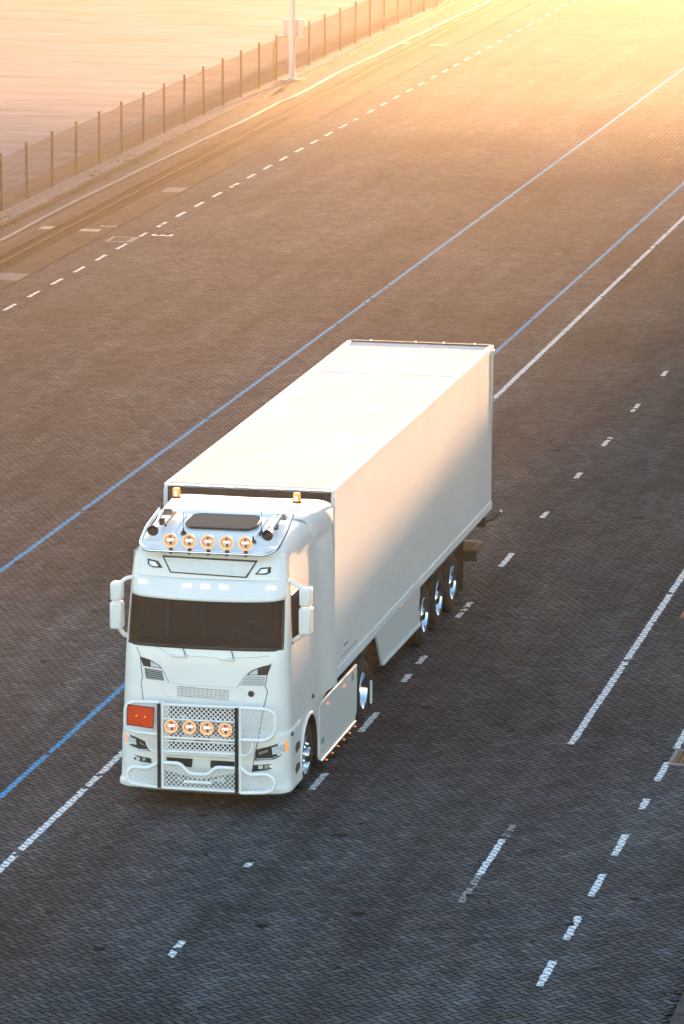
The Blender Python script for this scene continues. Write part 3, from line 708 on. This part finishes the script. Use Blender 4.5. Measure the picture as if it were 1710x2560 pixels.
# interior: dash, seats, steering wheel
MB().prism([(CX-1.05, -3.44, 2.28), (CX-1.05, -3.05, 2.38), (CX-1.05, -2.85, 2.30), (CX-1.05, -2.85, 1.7), (CX-1.05, -3.44, 1.7)], (2.1, 0, 0)).build('dashboard', FAB, tk, org=OA, bevel=.03)
for s in (-1, 1):
    st = MB().box((CX+s*.58-.26, -2.55, 1.75), (CX+s*.58+.26, -2.0, 1.95)).build('seat', FAB, tk, org=OA, bevel=.05)
    MB().box((CX+s*.58-.25, -2.08, 1.96), (CX+s*.58+.25, -1.92, 2.75)).build('seat_back', FAB, st, org=OA, bevel=.05)
sx, sy, sz = CX+.56, -2.92, 2.50
tilt = Matrix.Rotation(R(-38), 3, 'X')
swl = [Vector((sx, sy, sz))+tilt@Vector((.23*math.cos(t*math.pi/12), .23*math.sin(t*math.pi/12), 0)) for t in range(24)]
swo = MB().tube(swl, .017, 6, closed=True).tube([swl[0], swl[12]], .014, 6).tube([swl[18], Vector((sx, sy, sz))], .014, 6).build('steering_wheel', CHROMED, tk, 40, org=OA)

# roof
ST = [(-3.235, .80, 3.60), (-3.21, .93, 3.645), (-3.14, 1.02, 3.69), (-3.0, 1.09, 3.755), (-2.75, 1.115, 3.84), (-2.4, 1.13, 3.905), (-2.0, 1.14, 3.945), (-1.6, 1.14, 3.93), (-1.25, 1.145, 3.93), (-.95, 1.17, 3.91), (-.48, 1.21, 3.88)]
def roof_pt(i, t):
    y, hw, z = ST[i]; a = math.pi*t; cx_ = math.copysign(abs(math.cos(a))**.28, math.cos(a)); sz_ = abs(math.sin(a))**.55
    return (CX-hw*cx_, y+(.10*(abs(cx_)**2) if i < 3 else 0), 3.48+(z-3.48)*sz_)
m = MB(); NT = 28
vs = [roof_pt(i, t/NT) for i in range(len(ST)) for t in range(NT+1)]
m.add(vs, [(i*(NT+1)+t, i*(NT+1)+t+1, (i+1)*(NT+1)+t+1, (i+1)*(NT+1)+t) for i in range(len(ST)-1) for t in range(NT)]).build('roof', WHITE, tk, 45, org=OA)
def zroof(y): return interp([(a, c) for a, b, c in ST], y)
# wind deflector
DS = [(-1.95, 1.10, 3.93), (-1.90, 1.13, 3.965), (-1.5, 1.15, 3.975), (-1.1, 1.17, 3.985), (-.8, 1.20, 3.985), (-.46, 1.235, 3.965), (-.44, 1.235, 3.8)]
vs = []
for y, hw, z in DS:
    for t in range(NT+1):
        a = math.pi*t/NT; c_ = math.copysign(abs(math.cos(a))**.22, math.cos(a)); s_ = abs(math.sin(a))**.4
        sag = -.03*(1-abs(c_)**3) if y > -1.7 else 0
        vs.append((CX-hw*c_, y+.35*abs(c_)**6*(1 if y < -1.5 else 0), 3.6+(z-3.6+sag)*s_))
dfl = MB().add(vs, [(i*(NT+1)+t, i*(NT+1)+t+1, (i+1)*(NT+1)+t+1, (i+1)*(NT+1)+t) for i in range(len(DS)-1) for t in range(NT)]).build('wind_deflector', WHITE, tk, 45, org=OA)
for s in (-1, 1):
    fn = MB().prism([(CX+s*.98, -1.75, 3.985), (CX+s*.98, -1.2, 4.10), (CX+s*.98, -.7, 4.13), (CX+s*.98, -.5, 4.12), (CX+s*.98, -.5, 4.0), (CX+s*.98, -1.7, 3.95)], (s*.06, 0, 0)) if 0 else None
# roof hatch
def hp_(x, y, dz): return (x, y, zroof(y)+dz)
hc = [(-.29, -2.62), (.56, -2.62), (.66, -2.50), (.64, -2.10), (.56, -2.03), (-.26, -2.03), (-.36, -2.10), (-.39, -2.50)]
hpoly = rounded([(x+.02, y, 0) for x, y in hc], .05, 3, True)
MB().prism([hp_(v.x, v.y, .012) for v in hpoly], (0, 0, .03)).build('roof_hatch', GLASSR, tk, 40, org=OA)
MB().tube([hp_(v.x, v.y, .03) for v in hpoly], .016, 5, closed=True).build('hatch_seal', BLACK, tk, org=OA)
for s in (-1, 1):
    MB().tube([hp_(CX+s*.60, y, .004) for y in (-3.0, -2.7, -2.4, -2.05)], .018, 6).build('roof_ridge', WHITE, tk, 60, org=OA)

# front features: drawn on the cab front, solved so that each point lies on the curved surface
def fr_pt(X, Y, off, crop=2):
    if crop == 2: x0, z0, yr = -1.35874+.00253557*X-8.2e-6*Y, 2.39894+.000135234*X-.00254114*Y, -3.6
    else: x0, z0, yr = -1.42032+.00252785*X-6.7e-6*Y, 4.77243+.0001178*X-.00251892*Y, -3.3
    lo = CX-1.17; hi = CX+1.2; x, z = x0, z0
    for _ in range(3):
        best = None
        for q in range(241):
            t = q/240; t = t if x0 > CX else -t
            xq = CX+t*(1.225 if t > 0 else 1.19)*(interp(HW, z)/1.245); e = abs(xq+.207*(surf(xq, z)-off-yr)-x0)
            if best is None or e < best[0]-1e-5: best = (e, xq)
        x = best[1]; z = z0-.167*(surf(x, z)-off-yr)
    return (x, surf(x, z)-off, z)
def patch(name, pts, m, off=.006, th=.03, parent=tk, crop=2, sub=3, bevel=0, label=None):
    P = []
    for i in range(len(pts)):
        a, b = pts[i], pts[(i+1) % len(pts)]
        for t in range(sub): P.append((a[0]+(b[0]-a[0])*t/sub, a[1]+(b[1]-a[1])*t/sub))
    poly = [fr_pt(X, Y, off, crop) for X, Y in P]; c = Vector((0, 0, 0))
    for q in poly: c += Vector(q)
    c /= len(poly)
    mx = sum(a for a, b in P)/len(P), sum(b for a, b in P)/len(P); c = Vector(fr_pt(mx[0], mx[1], off, crop)); n_ = len(poly)
    back = [(q[0], q[1]+th, q[2]) for q in poly]
    return MB().add(poly+back+[tuple(c)], [(i, (i+1) % n_, 2*n_) for i in range(n_)]+[(i, i+n_, (i+1) % n_+n_, (i+1) % n_) for i in range(n_)]).build(name, m, parent, 50, org=OA, label=label)
def seam(pts, r=.006, m=SEAM, off=.000, crop=2, name='panel_gap'):
    P = []
    for a, b in zip(pts[:-1], pts[1:]):
        for t in range(4): P.append((a[0]+(b[0]-a[0])*t/4, a[1]+(b[1]-a[1])*t/4))
    P.append(pts[-1]); return MB().tube([fr_pt(X, Y, off, crop) for X, Y in P], r, 5).build(name, m, tk, org=OA)
# sign board
patch('sign_frame', [(357, 480), (908, 511), (845, 610), (405, 578)], BLACK, .012, .05, crop=1, sub=6)
patch('sign_panel', [(370, 490), (893, 521), (838, 602), (411, 571)], SIGN, .022, .05, crop=1, sub=6, label='blank white panel')
for q in ([(272, 498), (335, 512), (362, 552), (300, 548), (275, 530)], [(985, 548), (925, 552), (893, 590), (955, 592), (983, 580)]):
    c = patch('upper_lamp', q, BLACK, .008, .04, crop=1)
    mx = sum(a for a, b in q)/5, sum(b for a, b in q)/5
    patch('lamp_lens', [(mx[0]+(a-mx[0])*.6-4, mx[1]+(b-mx[1])*.6) for a, b in q], LENS, .012, .02, parent=c, crop=1)
# sun visor
def vis(u, v):
    z = 3.31-.27*v; zz = 3.31-.05*v; hw = interp(HW, zz)+.01; x = CX+(2*u-1)*hw*.992
    y = surf(CX+(2*u-1)*hw*.985, 3.3)-.012-.17*(v**1.0)*(1-.45*abs(2*u-1)**6); return (x, y, z-.02*v*(1-(2*u-1)**2))
vz = MB().grid(vis, 40, 6).build('sun_visor', WHITE, tk, 60, org=OA, solid=.02)
for xm in (-.79, -.13, .135, .40, 1.065):
    u = (xm-CX)/(2*1.15*.992)+.5
    q = []
    for du, v in ((-.028, .40), (.028, .40), (.025, .27), (-.025, .27)):
        a = vis(u+du, v); q.append((a[0], a[1]-.012, a[2]))
    MB().prism(q, (0, .02, 0)).build('marker_light', MARK, vz, org=OA, bevel=.003)
# upper corner lamps, vents, grilles, seams
for q, q2 in (([(230, 96), (290, 116), (340, 145), (358, 166), (250, 150), (238, 125)], [(290, 122), (335, 146), (350, 162), (292, 152)]), ([(982, 145), (920, 160), (868, 180), (838, 206), (962, 206), (972, 180)], [(905, 172), (872, 186), (855, 202), (905, 202)])):
    c = patch('corner_lamp', q, BLACK, .006, .03); patch('lamp_lens', q2, LENS, .011, .02, parent=c)
patch('side_vent', [(256, 162), (356, 178), (370, 234), (266, 222)], VENT, .006)
patch('side_vent', [(842, 210), (950, 212), (944, 268), (806, 262)], GRILLE, .006)
for q in range(5):
    seam([(262+q*2.5, 170+q*11), (358+q*3, 186+q*11)], .0035, GRILLE, .007, name='vent_slat')
    seam([(838-q*7, 218+q*10), (948-q*1, 220+q*10)], .003, SEAM, .006, name='vent_slat')
seam([(190, 8), (228, 80), (240, 175), (245, 215), (235, 235), (250, 352)]); seam([(358, 166), (398, 245)], .004)
seam([(1028, 92), (985, 140), (962, 200), (950, 268), (963, 300), (940, 400), (905, 600), (884, 700), (878, 765)]); seam([(838, 206), (790, 275)], .004)
seam([(290, 30), (350, 50), (400, 85), (560, 96), (700, 108), (900, 105), (1025, 92)], .003, PLATE)
seam([(350, 252), (400, 245), (500, 258), (700, 270), (790, 275), (832, 290), (836, 310), (820, 352)], .004, SKIRT)
seam([(350, 252), (356, 290), (380, 322), (600, 345), (800, 352)], .004, SKIRT)
for q in range(6): seam([(446+q*.6, 266+q*10.5), (742-q*.8, 292+q*10.5)], .0035, SEAM if q % 5 == 0 else PLATE, .004, name='grille_slat')
for q in range(13): seam([(446+q*24.6, 267+q*2.1), (450+q*24, 318+q*2.2)], .0025, PLATE, .004, name='grille_slat')
MB().lathe([(.045, 0), (.045, -.008), (.03, -.01), (0, -.01)], fr_pt(870, 311, .004), 'y', 16).build('badge_recess', mat('dark_bronze', (.05, .02, .012), .5, var=.3), tk, org=OA)
for X, Y in ((495, 96), (770, 116)):
    a = Vector(fr_pt(X, Y, .03)); MB().tube([a, a+Vector((-.22, .005, .0))], [.022, .012], 6).build('wiper_pivot', WHITE, tk, 40, org=OA)
    b = Vector(fr_pt(X-20, 40, .03)); MB().tube([a, b, Vector(ws(.2 if X < 600 else .6, .06))-Vector((0, .03, 0))], .008, 5).build('wiper_arm', BLACK, tk, org=OA)
# headlamps
for side, dk, ln, am, pipe in ((1, [(897, 688), (903, 632), (975, 616), (1078, 585), (1086, 650), (1000, 682)], [(985, 617), (1062, 594), (1066, 645), (990, 665)], [(1066, 590), (1080, 586), (1084, 640), (1069, 646)], [(902, 684), (985, 682), (1045, 662)]),
                     (-1, [(146, 540), (205, 562), (262, 588), (288, 632), (225, 628), (150, 598)], [(152, 548), (208, 568), (212, 606), (158, 590)], [(146, 542), (152, 545), (156, 590), (149, 588)], [(168, 606), (220, 628), (284, 632)])):
    kx, ky = sum(a for a, b in dk)/6, sum(b for a, b in dk)/6
    dk = [(kx+(a-kx)*1.05, ky+(b-ky)*1.10) for a, b in dk]
    lx, ly = sum(a for a, b in ln)/4, sum(b for a, b in ln)/4; ln = [(lx+(a-lx)*.92, ly+(b-ly)*.84) for a, b in ln]
    c = patch('headlamp', dk, BLACK, .022, .06, sub=8)
    patch('headlamp_lens', ln, LENS, .046, .03, parent=c, sub=6); patch('indicator_lens', am, AMBER, .042, .03, parent=c)
    o = seam(pipe, .009, CHROME, .026, name='chrome_trim'); o.parent = c
    mid = [(905, 640), (975, 622), (978, 652), (908, 668)] if side > 0 else [(218, 572), (258, 592), (270, 616), (222, 606)]
    patch('lamp_projector', [(mid[0][0]+8, mid[0][1]+6), (mid[1][0]-8, mid[1][1]+6), (mid[2][0]-8, mid[2][1]-8), (mid[3][0]+8, mid[3][1]-8)], CHROMED, .036, .02, parent=c)
for q in ([(880, 718), (950, 716), (1010, 712), (1000, 738), (960, 748), (880, 756)], [(178, 655), (230, 668), (293, 680), (297, 708), (240, 700), (200, 690)]):
    c = patch('fog_lamp', q, BLACK, .006, .03); mx = sum(a for a, b in q)/6, sum(b for a, b in q)/6
    for d_ in (-22, 12): patch('fog_lens', [(mx[0]+d_-12, mx[1]-10), (mx[0]+d_+12, mx[1]-11), (mx[0]+d_+12, mx[1]+9), (mx[0]+d_-12, mx[1]+10)], LENS if d_ < 0 else CHROMED, .012, .02, parent=c, sub=1)
GR2 = mat('grille_dark_grey', (0.22, 0.22, 0.225), 0.6, var=0.3, scale=30)  # darker grey of the grille panels behind the bull bar mesh
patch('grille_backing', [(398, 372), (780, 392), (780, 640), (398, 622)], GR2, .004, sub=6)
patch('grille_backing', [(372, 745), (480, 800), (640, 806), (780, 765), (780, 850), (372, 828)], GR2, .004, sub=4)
# lower grille and number plate recess
patch('lower_grille', [(382, 672), (535, 682), (530, 730), (395, 716)], BLACK, .008); patch('lower_grille', [(640, 690), (776, 698), (776, 742), (634, 736)], BLACK, .008)
patch('upper_grille', [(398, 382), (780, 402), (780, 448), (398, 425)], BLACK, .009); patch('upper_grille', [(400, 585), (780, 602), (780, 632), (400, 615)], BLACK, .009)
patch('plate_panel', [(540, 682), (632, 690), (640, 738), (530, 730)], SIGN, .020)
seam([(380, 655), (780, 672)], .014, BARW, .02, name='grille_bar')

# bull bar
OBY = -3.93
def bp_(X, Y, dy=0): return Vector((-1.26758+.00252191*X, OBY+dy, 2.48103+.0001345*X-.00252746*Y))
bar = MB().tube([bp_(355, 352), bp_(355, 852)], .026, 8).build('bull_bar', BARW, tk, 50, org=OA)
def bt(pts, r=.027, name='bar_tube', rad=.09, m=BARW, dy=0): return MB().tube(rounded([bp_(*q, dy) for q in pts], rad), r, 8).build(name, m, bar, 50, org=OA)
bt([(803, 378), (803, 882)], .026, 'bar_upright')
for X, a, b in ((338, 365, 850), (785, 390, 880)):
    q0, q1 = bp_(X, a, -.03), bp_(X, b, -.03); MB().box((q0.x-.022, q0.y-.012, q1.z), (q0.x+.022, q0.y+.03, q0.z)).build('rubber_strip', BLACK, bar, org=OA, bevel=.004)
for q in ([(365, 372), (795, 392)], [(365, 560), (795, 582)], [(365, 578), (795, 600)], [(365, 640), (795, 660)], [(360, 852), (800, 876)], [(365, 455), (795, 476)]):
    bt(q, .02 if q[0][1] not in (578, 455) else .011)
MB().prism([bp_(365, 636, -.004), bp_(795, 656, -.004), bp_(795, 672, -.004), bp_(365, 652, -.004)], (0, .02, 0)).build('cross_plate', BARW, bar, org=OA)
bt([(365, 708), (455, 712), (510, 772), (615, 778), (665, 735), (795, 742)], .029, rad=.06)
bt([(480, 818), (640, 826)], .024)
# wings
bt([(805, 392), (960, 402), (1006, 430), (1004, 540), (955, 582), (805, 576)], .027, rad=.12)
bt([(875, 585), (872, 640), (835, 670), (805, 662)], .015, rad=.08)
bt([(805, 735), (850, 778), (965, 775), (1008, 815), (992, 868), (950, 880), (805, 882)], .029, rad=.10)
bt([(340, 360), (180, 355), (142, 385), (140, 505), (190, 530), (340, 545)], .027, rad=.12)
bt([(335, 705), (268, 742), (180, 728), (146, 765), (160, 822), (210, 834), (340, 850)], .029, rad=.10)
bt([(265, 545), (262, 600), (290, 640), (340, 650)], .013, rad=.08)
for q in ([(345, 800), (345, 860)], [(790, 820), (790, 880)]):
    a = bp_(*q[0]); MB().box((a.x-.03, OBY, .36), (a.x+.03, -3.6, .42)).build('bar_bracket', BARW, bar, org=OA)
    MB().box((a.x-.02, OBY, 1.2), (a.x+.02, -3.6, 1.24)).build('bar_bracket', BARW, bar, org=OA)
def diamond(x0, y0, x1, y1, step=26, wdt=.0042, cut=None):
    m = MB(); sk = .056
    for s in (-1, 1):
        c = -2000
        while c < 2500:
            # line Y = s*X + c within the rectangle
            pts = []
            for X in np.arange(x0, x1+.1, 3.0):
                Y = s*X+c
                if y0 <= Y <= y1 and (cut is None or cut(X, Y)): pts.append((X, Y))
                else:
                    if len(pts) > 1: m.tube([bp_(pts[0][0], pts[0][1]+sk*(pts[0][0]-x0), .02+s*.004), bp_(pts[-1][0], pts[-1][1]+sk*(pts[-1][0]-x0), .02+s*.004)], wdt, 4)
                    pts = []
            if len(pts) > 1: m.tube([bp_(pts[0][0], pts[0][1]+sk*(pts[0][0]-x0), .02+s*.004), bp_(pts[-1][0], pts[-1][1]+sk*(pts[-1][0]-x0), .02+s*.004)], wdt, 4)
            c += step
    return m.build('mesh_infill', BARW, bar, org=OA)
diamond(366, 374, 792, 556, 27, .0075); diamond(366, 582, 792, 634, 27, .0075)
diamond(366, 712, 792, 850, 27, .006, lambda X, Y: not (470 < X < 660 and Y < 770 and Y < 712+(X-470)*2 and Y < 712+(660-X)*2))
diamond(812, 396, 1000, 576, 24, .004); diamond(146, 362, 334, 526, 24, .004)
diamond(812, 780, 1000, 872, 24, .005); diamond(150, 735, 332, 826, 24, .005)
# orange plate
op = MB().prism([bp_(160, 368, -.035), bp_(312, 388, -.035), bp_(306, 505, -.035), bp_(156, 484, -.035)], (0, .02, 0)).build('warning_plate', ORANGE, tk, org=OA, label='plain orange hazard plate')
MB().tube([bp_(160, 368, -.037), bp_(312, 388, -.037), bp_(306, 505, -.037), bp_(156, 484, -.037)], .008, 4, closed=True).build('plate_rim', BLACK, op, org=OA)
for X, Y in ((209, 433), (258, 440)): MB().lathe([(.012, 0), (.012, -.006), (0, -.008)], bp_(X, Y, -.036), 'y', 10).build('rivet', AMBER, op, org=OA)
MB().box(tuple(bp_(229, 488, -.045)), tuple(bp_(233, 476, -.036))).build('latch', BLACK, op, org=OA)

# round spot lamps
def spot_meshes(r):
    a = MB().lathe([(0, .10), (r*.55, .09), (r*.9, .04), (r, .0), (r, -.012), (r*.97, -.015)], axis='y', n=28).mesh('spot_lamp', BLACK, 40)
    b = MB().lathe([(r, -.010), (r*1.02, -.022), (r*.93, -.030), (r*.84, -.022), (r*.82, -.008)], axis='y', n=28).mesh('amber_ring', AMBERL, 50)
    c = MB().lathe([(r*.82, -.012), (r*.6, -.004), (r*.3, .008), (0, .012)], axis='y', n=28).mesh('reflector', REFL, 50)
    d = MB().box((-r*.5, -.022, r*.02), (r*.5, -.014, r*.22)).mesh('light_bar', MARK)
    e = MB().box((-r*.12, -.016, -r*.50), (r*.2, -.012, -r*.18)).mesh('inner_bracket', LENSD)
    f = MB().box((-r*.12, -.014, r*.36), (r*.14, -.011, r*.58)).mesh('inner_bracket', LENSD)
    return a, b, c, d, e, f
def spot(loc, SM, parent, tiltx):
    o = bpy.data.objects.new('spot_lamp', SM[0]); o.parent = parent; o.location = Vector(loc)-Vector(OA); o.rotation_euler = (tiltx, 0, R(4)); col.objects.link(o)
    for me in SM[1:]:
        c = bpy.data.objects.new(me.name.split('.')[0], me); c.parent = o; col.objects.link(c)
    return o
SMr = spot_meshes(.100); SMb = spot_meshes(.096)
for i in range(5):
    x = -.37+i*.2725; spot((x, -3.40, 3.855), SMr, tk, R(-3))
    MB().box((x-.022, -3.40, 3.66), (x+.022, -3.35, 3.775)).build('lamp_bracket', BLACK, tk, org=OA)
for X, Y in ((412, 493), (516, 499), (617, 505), (722, 514)):
    q = bp_(X, Y, -.035); spot(tuple(q), SMb, tk, 0)
# roof light bar frame
def rp(x, y, dz=.05): return (x, y, zroof(max(y, -3.2))+dz)
LB = [(CX-.98, -2.1, 4.03), (CX-1.02, -2.7, 3.90), (CX-1.0, -3.2, 3.75), (CX-.88, -3.38, 3.69), (CX+.88, -3.38, 3.69), (CX+1.0, -3.2, 3.75), (CX+1.02, -2.7, 3.90), (CX+.98, -2.1, 4.03)]
MB().tube(rounded(LB, .12, 5), .026, 10).build('light_bar_frame', CHROME, tk, 50, org=OA)
MB().prism([(CX-.86, -3.36, 3.685), (CX+.86, -3.36, 3.685), (CX+.96, -3.12, 3.755), (CX-.96, -3.12, 3.755)], (0, .01, .012)).build('light_bar_tray', WHITE, tk, org=OA)
for s in (-1, 1):
    hx = CX+s*.835
    hn = MB().lathe([(.082, -.01), (.085, 0), (.07, .03), (.045, .10), (.030, .22), (.022, .40), (.028, .62), (.03, .70), (0, .71)], (0, 0, 0), 'y', 20).build('air_horn', CHROME, tk, 50)
    hn.location = Vector((hx, -3.10, 3.925))-Vector(OA); hn.rotation_euler = (R(10), 0, R(-3*s))
    mth = MB().lathe([(.079, -.006), (.05, .03), (0, .05)], (0, 0, 0), 'y', 20).build('horn_mouth', BLACK, hn)
    MB().box((hx-.03, -2.6, 3.90), (hx+.03, -2.5, 3.99)).build('horn_bracket', BLACK, tk, org=OA)
    MB().tube([(hx-s*.10, -2.75, 3.93), (hx-s*.10, -2.15, 4.0)], .02, 8).build('horn_valve', BLACK if s < 0 else CHROME, tk, 40, org=OA)
    MB().box((hx-.07, -2.2, 3.96), (hx+.07, -2.08, 4.07)).build('horn_mount', CHROME, tk, org=OA, bevel=.01)
    hy = -1.22; bx_ = -.81 if s < 0 else .99
    bc = MB().lathe([(.066, 0), (.066, .03), (.06, .031)], (bx_, hy, 4.03), 'z', 16).build('beacon_base', BLACK, tk, 40, org=OA)
    MB().lathe([(.056, .03), (.058, .12), (.05, .145), (0, .15)], (bx_, hy, 4.03), 'z', 16).build('beacon_dome', AMBER, bc, 40, org=OA)
    MB().lathe([(.022, .05), (.022, .11), (0, .12)], (bx_, hy-.045, 4.03), 'z', 10).build('beacon_lamp', MARK, bc, 40, org=OA)
for x, y, h_ in ((-.325, -2.80, .32), (.80, -2.72, .34), (.86-.13, -2.95, .07)):
    z = zroof(y); MB().lathe([(.045, 0), (.04, .03), (.014, .06), (.008, .1), (0, .1)], (x, y, z), 'z', 12).tube([(x, y, z+.05), (x, y, z+h_)], .0045, 5).build('antenna', BLACK, tk, 40, org=OA)

# mirrors
for s in (-1, 1):
    x = CX+s*1.315 if s < 0 else CX+1.40; y = -3.30 if s < 0 else -3.12
    MB().box((x-.085, y-.10, 2.93), (x+.085, y+.10, 3.20)).build('mirror_housing', WHITE, tk, org=OA, bevel=.035)
    m_ = MB().box((x-.090, y-.11, 2.52), (x+.090, y+.10, 2.915)).build('mirror_housing', WHITE, tk, org=OA, bevel=.035)
    MB().box((x-.07, y+.101, 2.56), (x+.07, y+.106, 2.88)).build('mirror_glass', CHROME, m_, org=OA)
    MB().tube(rounded([(x-s*.05, y, 3.18), (CX+s*1.2, y+.04, 3.245), (CX+s*1.12, y+.12, 3.25)], .05), .03, 8).build('mirror_arm', WHITE, tk, 50, org=OA)
    MB().tube(rounded([(x-s*.02, y, 2.54), (CX+s*1.23, y+.04, 2.42), (CX+s*1.15, y+.14, 2.38)], .05), .035, 8).build('mirror_arm', WHITE, tk, 50, org=OA)

# sides: wheel arch, fender, steps, skirts
WYF, WYR = -2.10, 2.05
for s in (-1, 1):
    xo = CX+s*1.235; xi = CX+s*1.20
    m = MB(); cy, cz, ra = WYF, .50, .61
    N_ = 20; arc = [(cy-ra*math.cos(math.pi*k/N_*1.0), max(cz+ra*math.sin(math.pi*k/N_), .5)) for k in range(N_+1)]
    arc = [(cy-ra, .34)]+arc+[(cy+ra, .34)]
    def outer(y): return 1.19
    vsa = [(xo, a, b) for a, b in arc]; vsb = [(xo-s*.012, a, 1.19) for a, b in arc]
    m.add(vsa+vsb, [(i, i+1, len(arc)+i+1, len(arc)+i) for i in range(len(arc)-1)])
    m.add([(xo, cy-ra, .34), (xo, cy-ra-.08, .34), (xo-s*.012, cy-ra-.08, 1.19), (xo-s*.012, cy-ra, 1.19)], [(0, 1, 2, 3)])
    m.add([(xo, cy+ra, .34), (xo, cy+ra+.05, .34), (xo-s*.012, cy+ra+.05, 1.19), (xo-s*.012, cy+ra, 1.19)], [(0, 1, 2, 3)])
    wa = m.build('wheel_arch', WHITE, tk, 40, org=OA)
    MB().tube([(xo+s*.004, a, b) for a, b in arc], .022, 6).build('arch_lip', WHITE, wa, 50, org=OA)
    x0, x1 = sorted((xo-s*.02, xo-s*.75)); lin = MB()
    for k in range(len(arc)-1): lin.add([(x0, *arc[k]), (x1, *arc[k]), (x1, *arc[k+1]), (x0, *arc[k+1])], [(0, 1, 2, 3)])
    lin.build('arch_liner', BLACKM, tk, org=OA)
    # boarding steps cut in the bumper flank
    for z in (.52, .83):
        x0, x1 = sorted((xo-s*.01, xo+s*.012)); stp = MB().prism([(x0, -3.06, z-.07), (x0, -2.80, z-.04), (x0, -2.80, z+.05), (x0, -3.02, z+.07), (x0, -3.10, z+.02)], (x1-x0, 0, 0)).build('boarding_step', VENT, tk, org=OA)
    for (yy, zz) in ((-3.30, 1.10), (-1.88, 1.32)):
        MB().lathe([(0, 0), (.03, 0), (.035, .01), (.02, .025), (0, .025)], (xo-s*.002, yy, zz), 'x', 10, s).build('trim_cap', VENT, tk, org=OA)
    x0, x1 = sorted((CX+s*1.18, CX+s*1.222))
    sk = MB().prism([(x0, -1.33, 1.06), (x0, -1.33, .26), (x0, -1.25, .20), (x0, 1.25, .20), (x0, 1.40, .32), (x0, 1.43, 1.05), (x0, -1.0, 1.06)], (x1-x0, 0, 0)).build('side_skirt', WHITE, tk, org=OA, bevel=.015)
    x0, x1 = sorted((CX+s*.75, CX+s*1.18))
    MB().box((x0, -1.25, .3), (x1, 1.38, 1.0)).build('fuel_tank', BLACKM, tk, org=OA, bevel=.05)
    xx = CX+s*1.225
    tb = MB().tube([(xx, -1.28, .185), (xx, 1.27, .185)], .027, 10).build('side_tube', CHROME, tk, 50, org=OA)
    for k in range(6):
        y = -1.02+k*.42; MB().lathe([(0, -.014), (.014, -.010), (.017, 0), (.014, .010), (0, .014)], (xx+s*.04, y, .16), 'z', 10).build('amber_marker', AMBER, tb, 40, org=OA)
    for y in (-.95+.2, .45): MB().lathe([(.028, 0), (.026, .012), (0, .014)], (CX+s*1.224, y, .95 if y < 0 else .93), 'x', 12, s).build('side_marker', AMBER, sk, org=OA)
    x0, x1 = sorted((CX+s*1.2221, CX+s*1.2245))
    MB().prism([(x0, 1.0, .86), (x0, 1.12, .86), (x0, 1.16, .93), (x0, 1.10, 1.0), (x0, .98, .97)], (x1-x0, 0, 0)).build('emblem', PLATE, sk, org=OA)
    MB().prism([(x0, -1.22, .44), (x0, -1.02, .42), (x0, -1.0, .50), (x0, -1.2, .52)], (x1-x0, 0, 0)).build('step_pocket', PLATE, sk, org=OA)
    # cab rear lower filler sloping to the skirt
    x0, x1 = sorted((CX+s*1.19, CX+s*1.225))
    MB().prism([(x0, -1.52, 1.182), (x0, -1.40, .80), (x0, -1.36, 1.07), (x0, -.62, 1.40-.22)], (x1-x0, 0, 0)).build('rear_filler', WHITE, tk, org=OA)
    wheel('front', tk, (s*1.03, WYF-OA[1], .50), s, .3)
    wheel('drive', tk, (s*1.04, WYR-OA[1], .50), s, .8)
    x0, x1 = sorted((CX+s*.62, CX+s*1.20)); mg = MB()
    for i in range(12):
        a0, a1 = R(10+i*13.5), R(10+(i+1)*13.5)
        pt = lambda a, r_: (x0, WYR-math.cos(a)*r_, .50+math.sin(a)*r_)
        mg.prism([pt(a0, .56), pt(a1, .56), pt(a1, .585), pt(a0, .585)], (x1-x0, 0, 0))
    mg.build('rear_mudguard', BLACKM, tk, 40, org=OA)
    x0, x1 = sorted((CX+s*.75, CX+s*1.20))
    MB().box((x0, 2.70, .12), (x1, 2.72, .68)).build('mud_flap', RUBBER, tk, org=OA)
    MB().box((x1-.03 if s > 0 else x0, 2.66, .14), (x1 if s > 0 else x0+.03, 2.699, .50)).build('flap_trim', BARW, tk, org=OA)
    MB().box((CX+s*.43-.05, -3.2, .78), (CX+s*.43+.05, 3.0, 1.02)).build('frame_rail', BLACKM, tk, org=OA)
for y in (WYF, WYR): MB().tube([(CX-.9, y, .5), (CX+.9, y, .5)], .08, 10).build('axle', BLACKM, tk, 40, org=OA)
MB().box((CX-.8, -1.05, 1.03), (CX+.8, 1.0, 1.045)).build('catwalk', BLACKM, tk, org=OA)
MB().lathe([(.5, 0), (.5, .04), (0, .04)], (CX, 1.7, 1.045), 'z', 24).build('fifth_wheel', BLACKM, tk, org=OA)
MB().tube([(CX+.5, -1.0, 1.2), (CX+.5, -.6, 1.3), (CX+.4, -.1, 1.9)], .03, 6).build('air_line', mat('red_hose', (.3, .02, .02), .5, var=.2), tk, 40, org=OA)

# ================================================================== HAZE
hz_ = MB().box((-480, -170, -1.5), (480, 1150, 26.5)).build('haze', None)
m = bpy.data.materials.new('haze'); m.use_nodes = True; nt = m.node_tree; nt.nodes.remove(nt.nodes['Principled BSDF'])
v = nt.nodes.new('ShaderNodeVolumePrincipled'); v.inputs['Color'].default_value = (1, .91, .85, 1)
v.inputs['Density'].default_value = 0.00052; v.inputs['Anisotropy'].default_value = 0.93
nt.links.new(v.outputs[0], nt.nodes['Material Output'].inputs['Volume']); hz_.data.materials.append(m); hz_['kind'] = 'stuff'
hz_.display_type = 'WIRE'
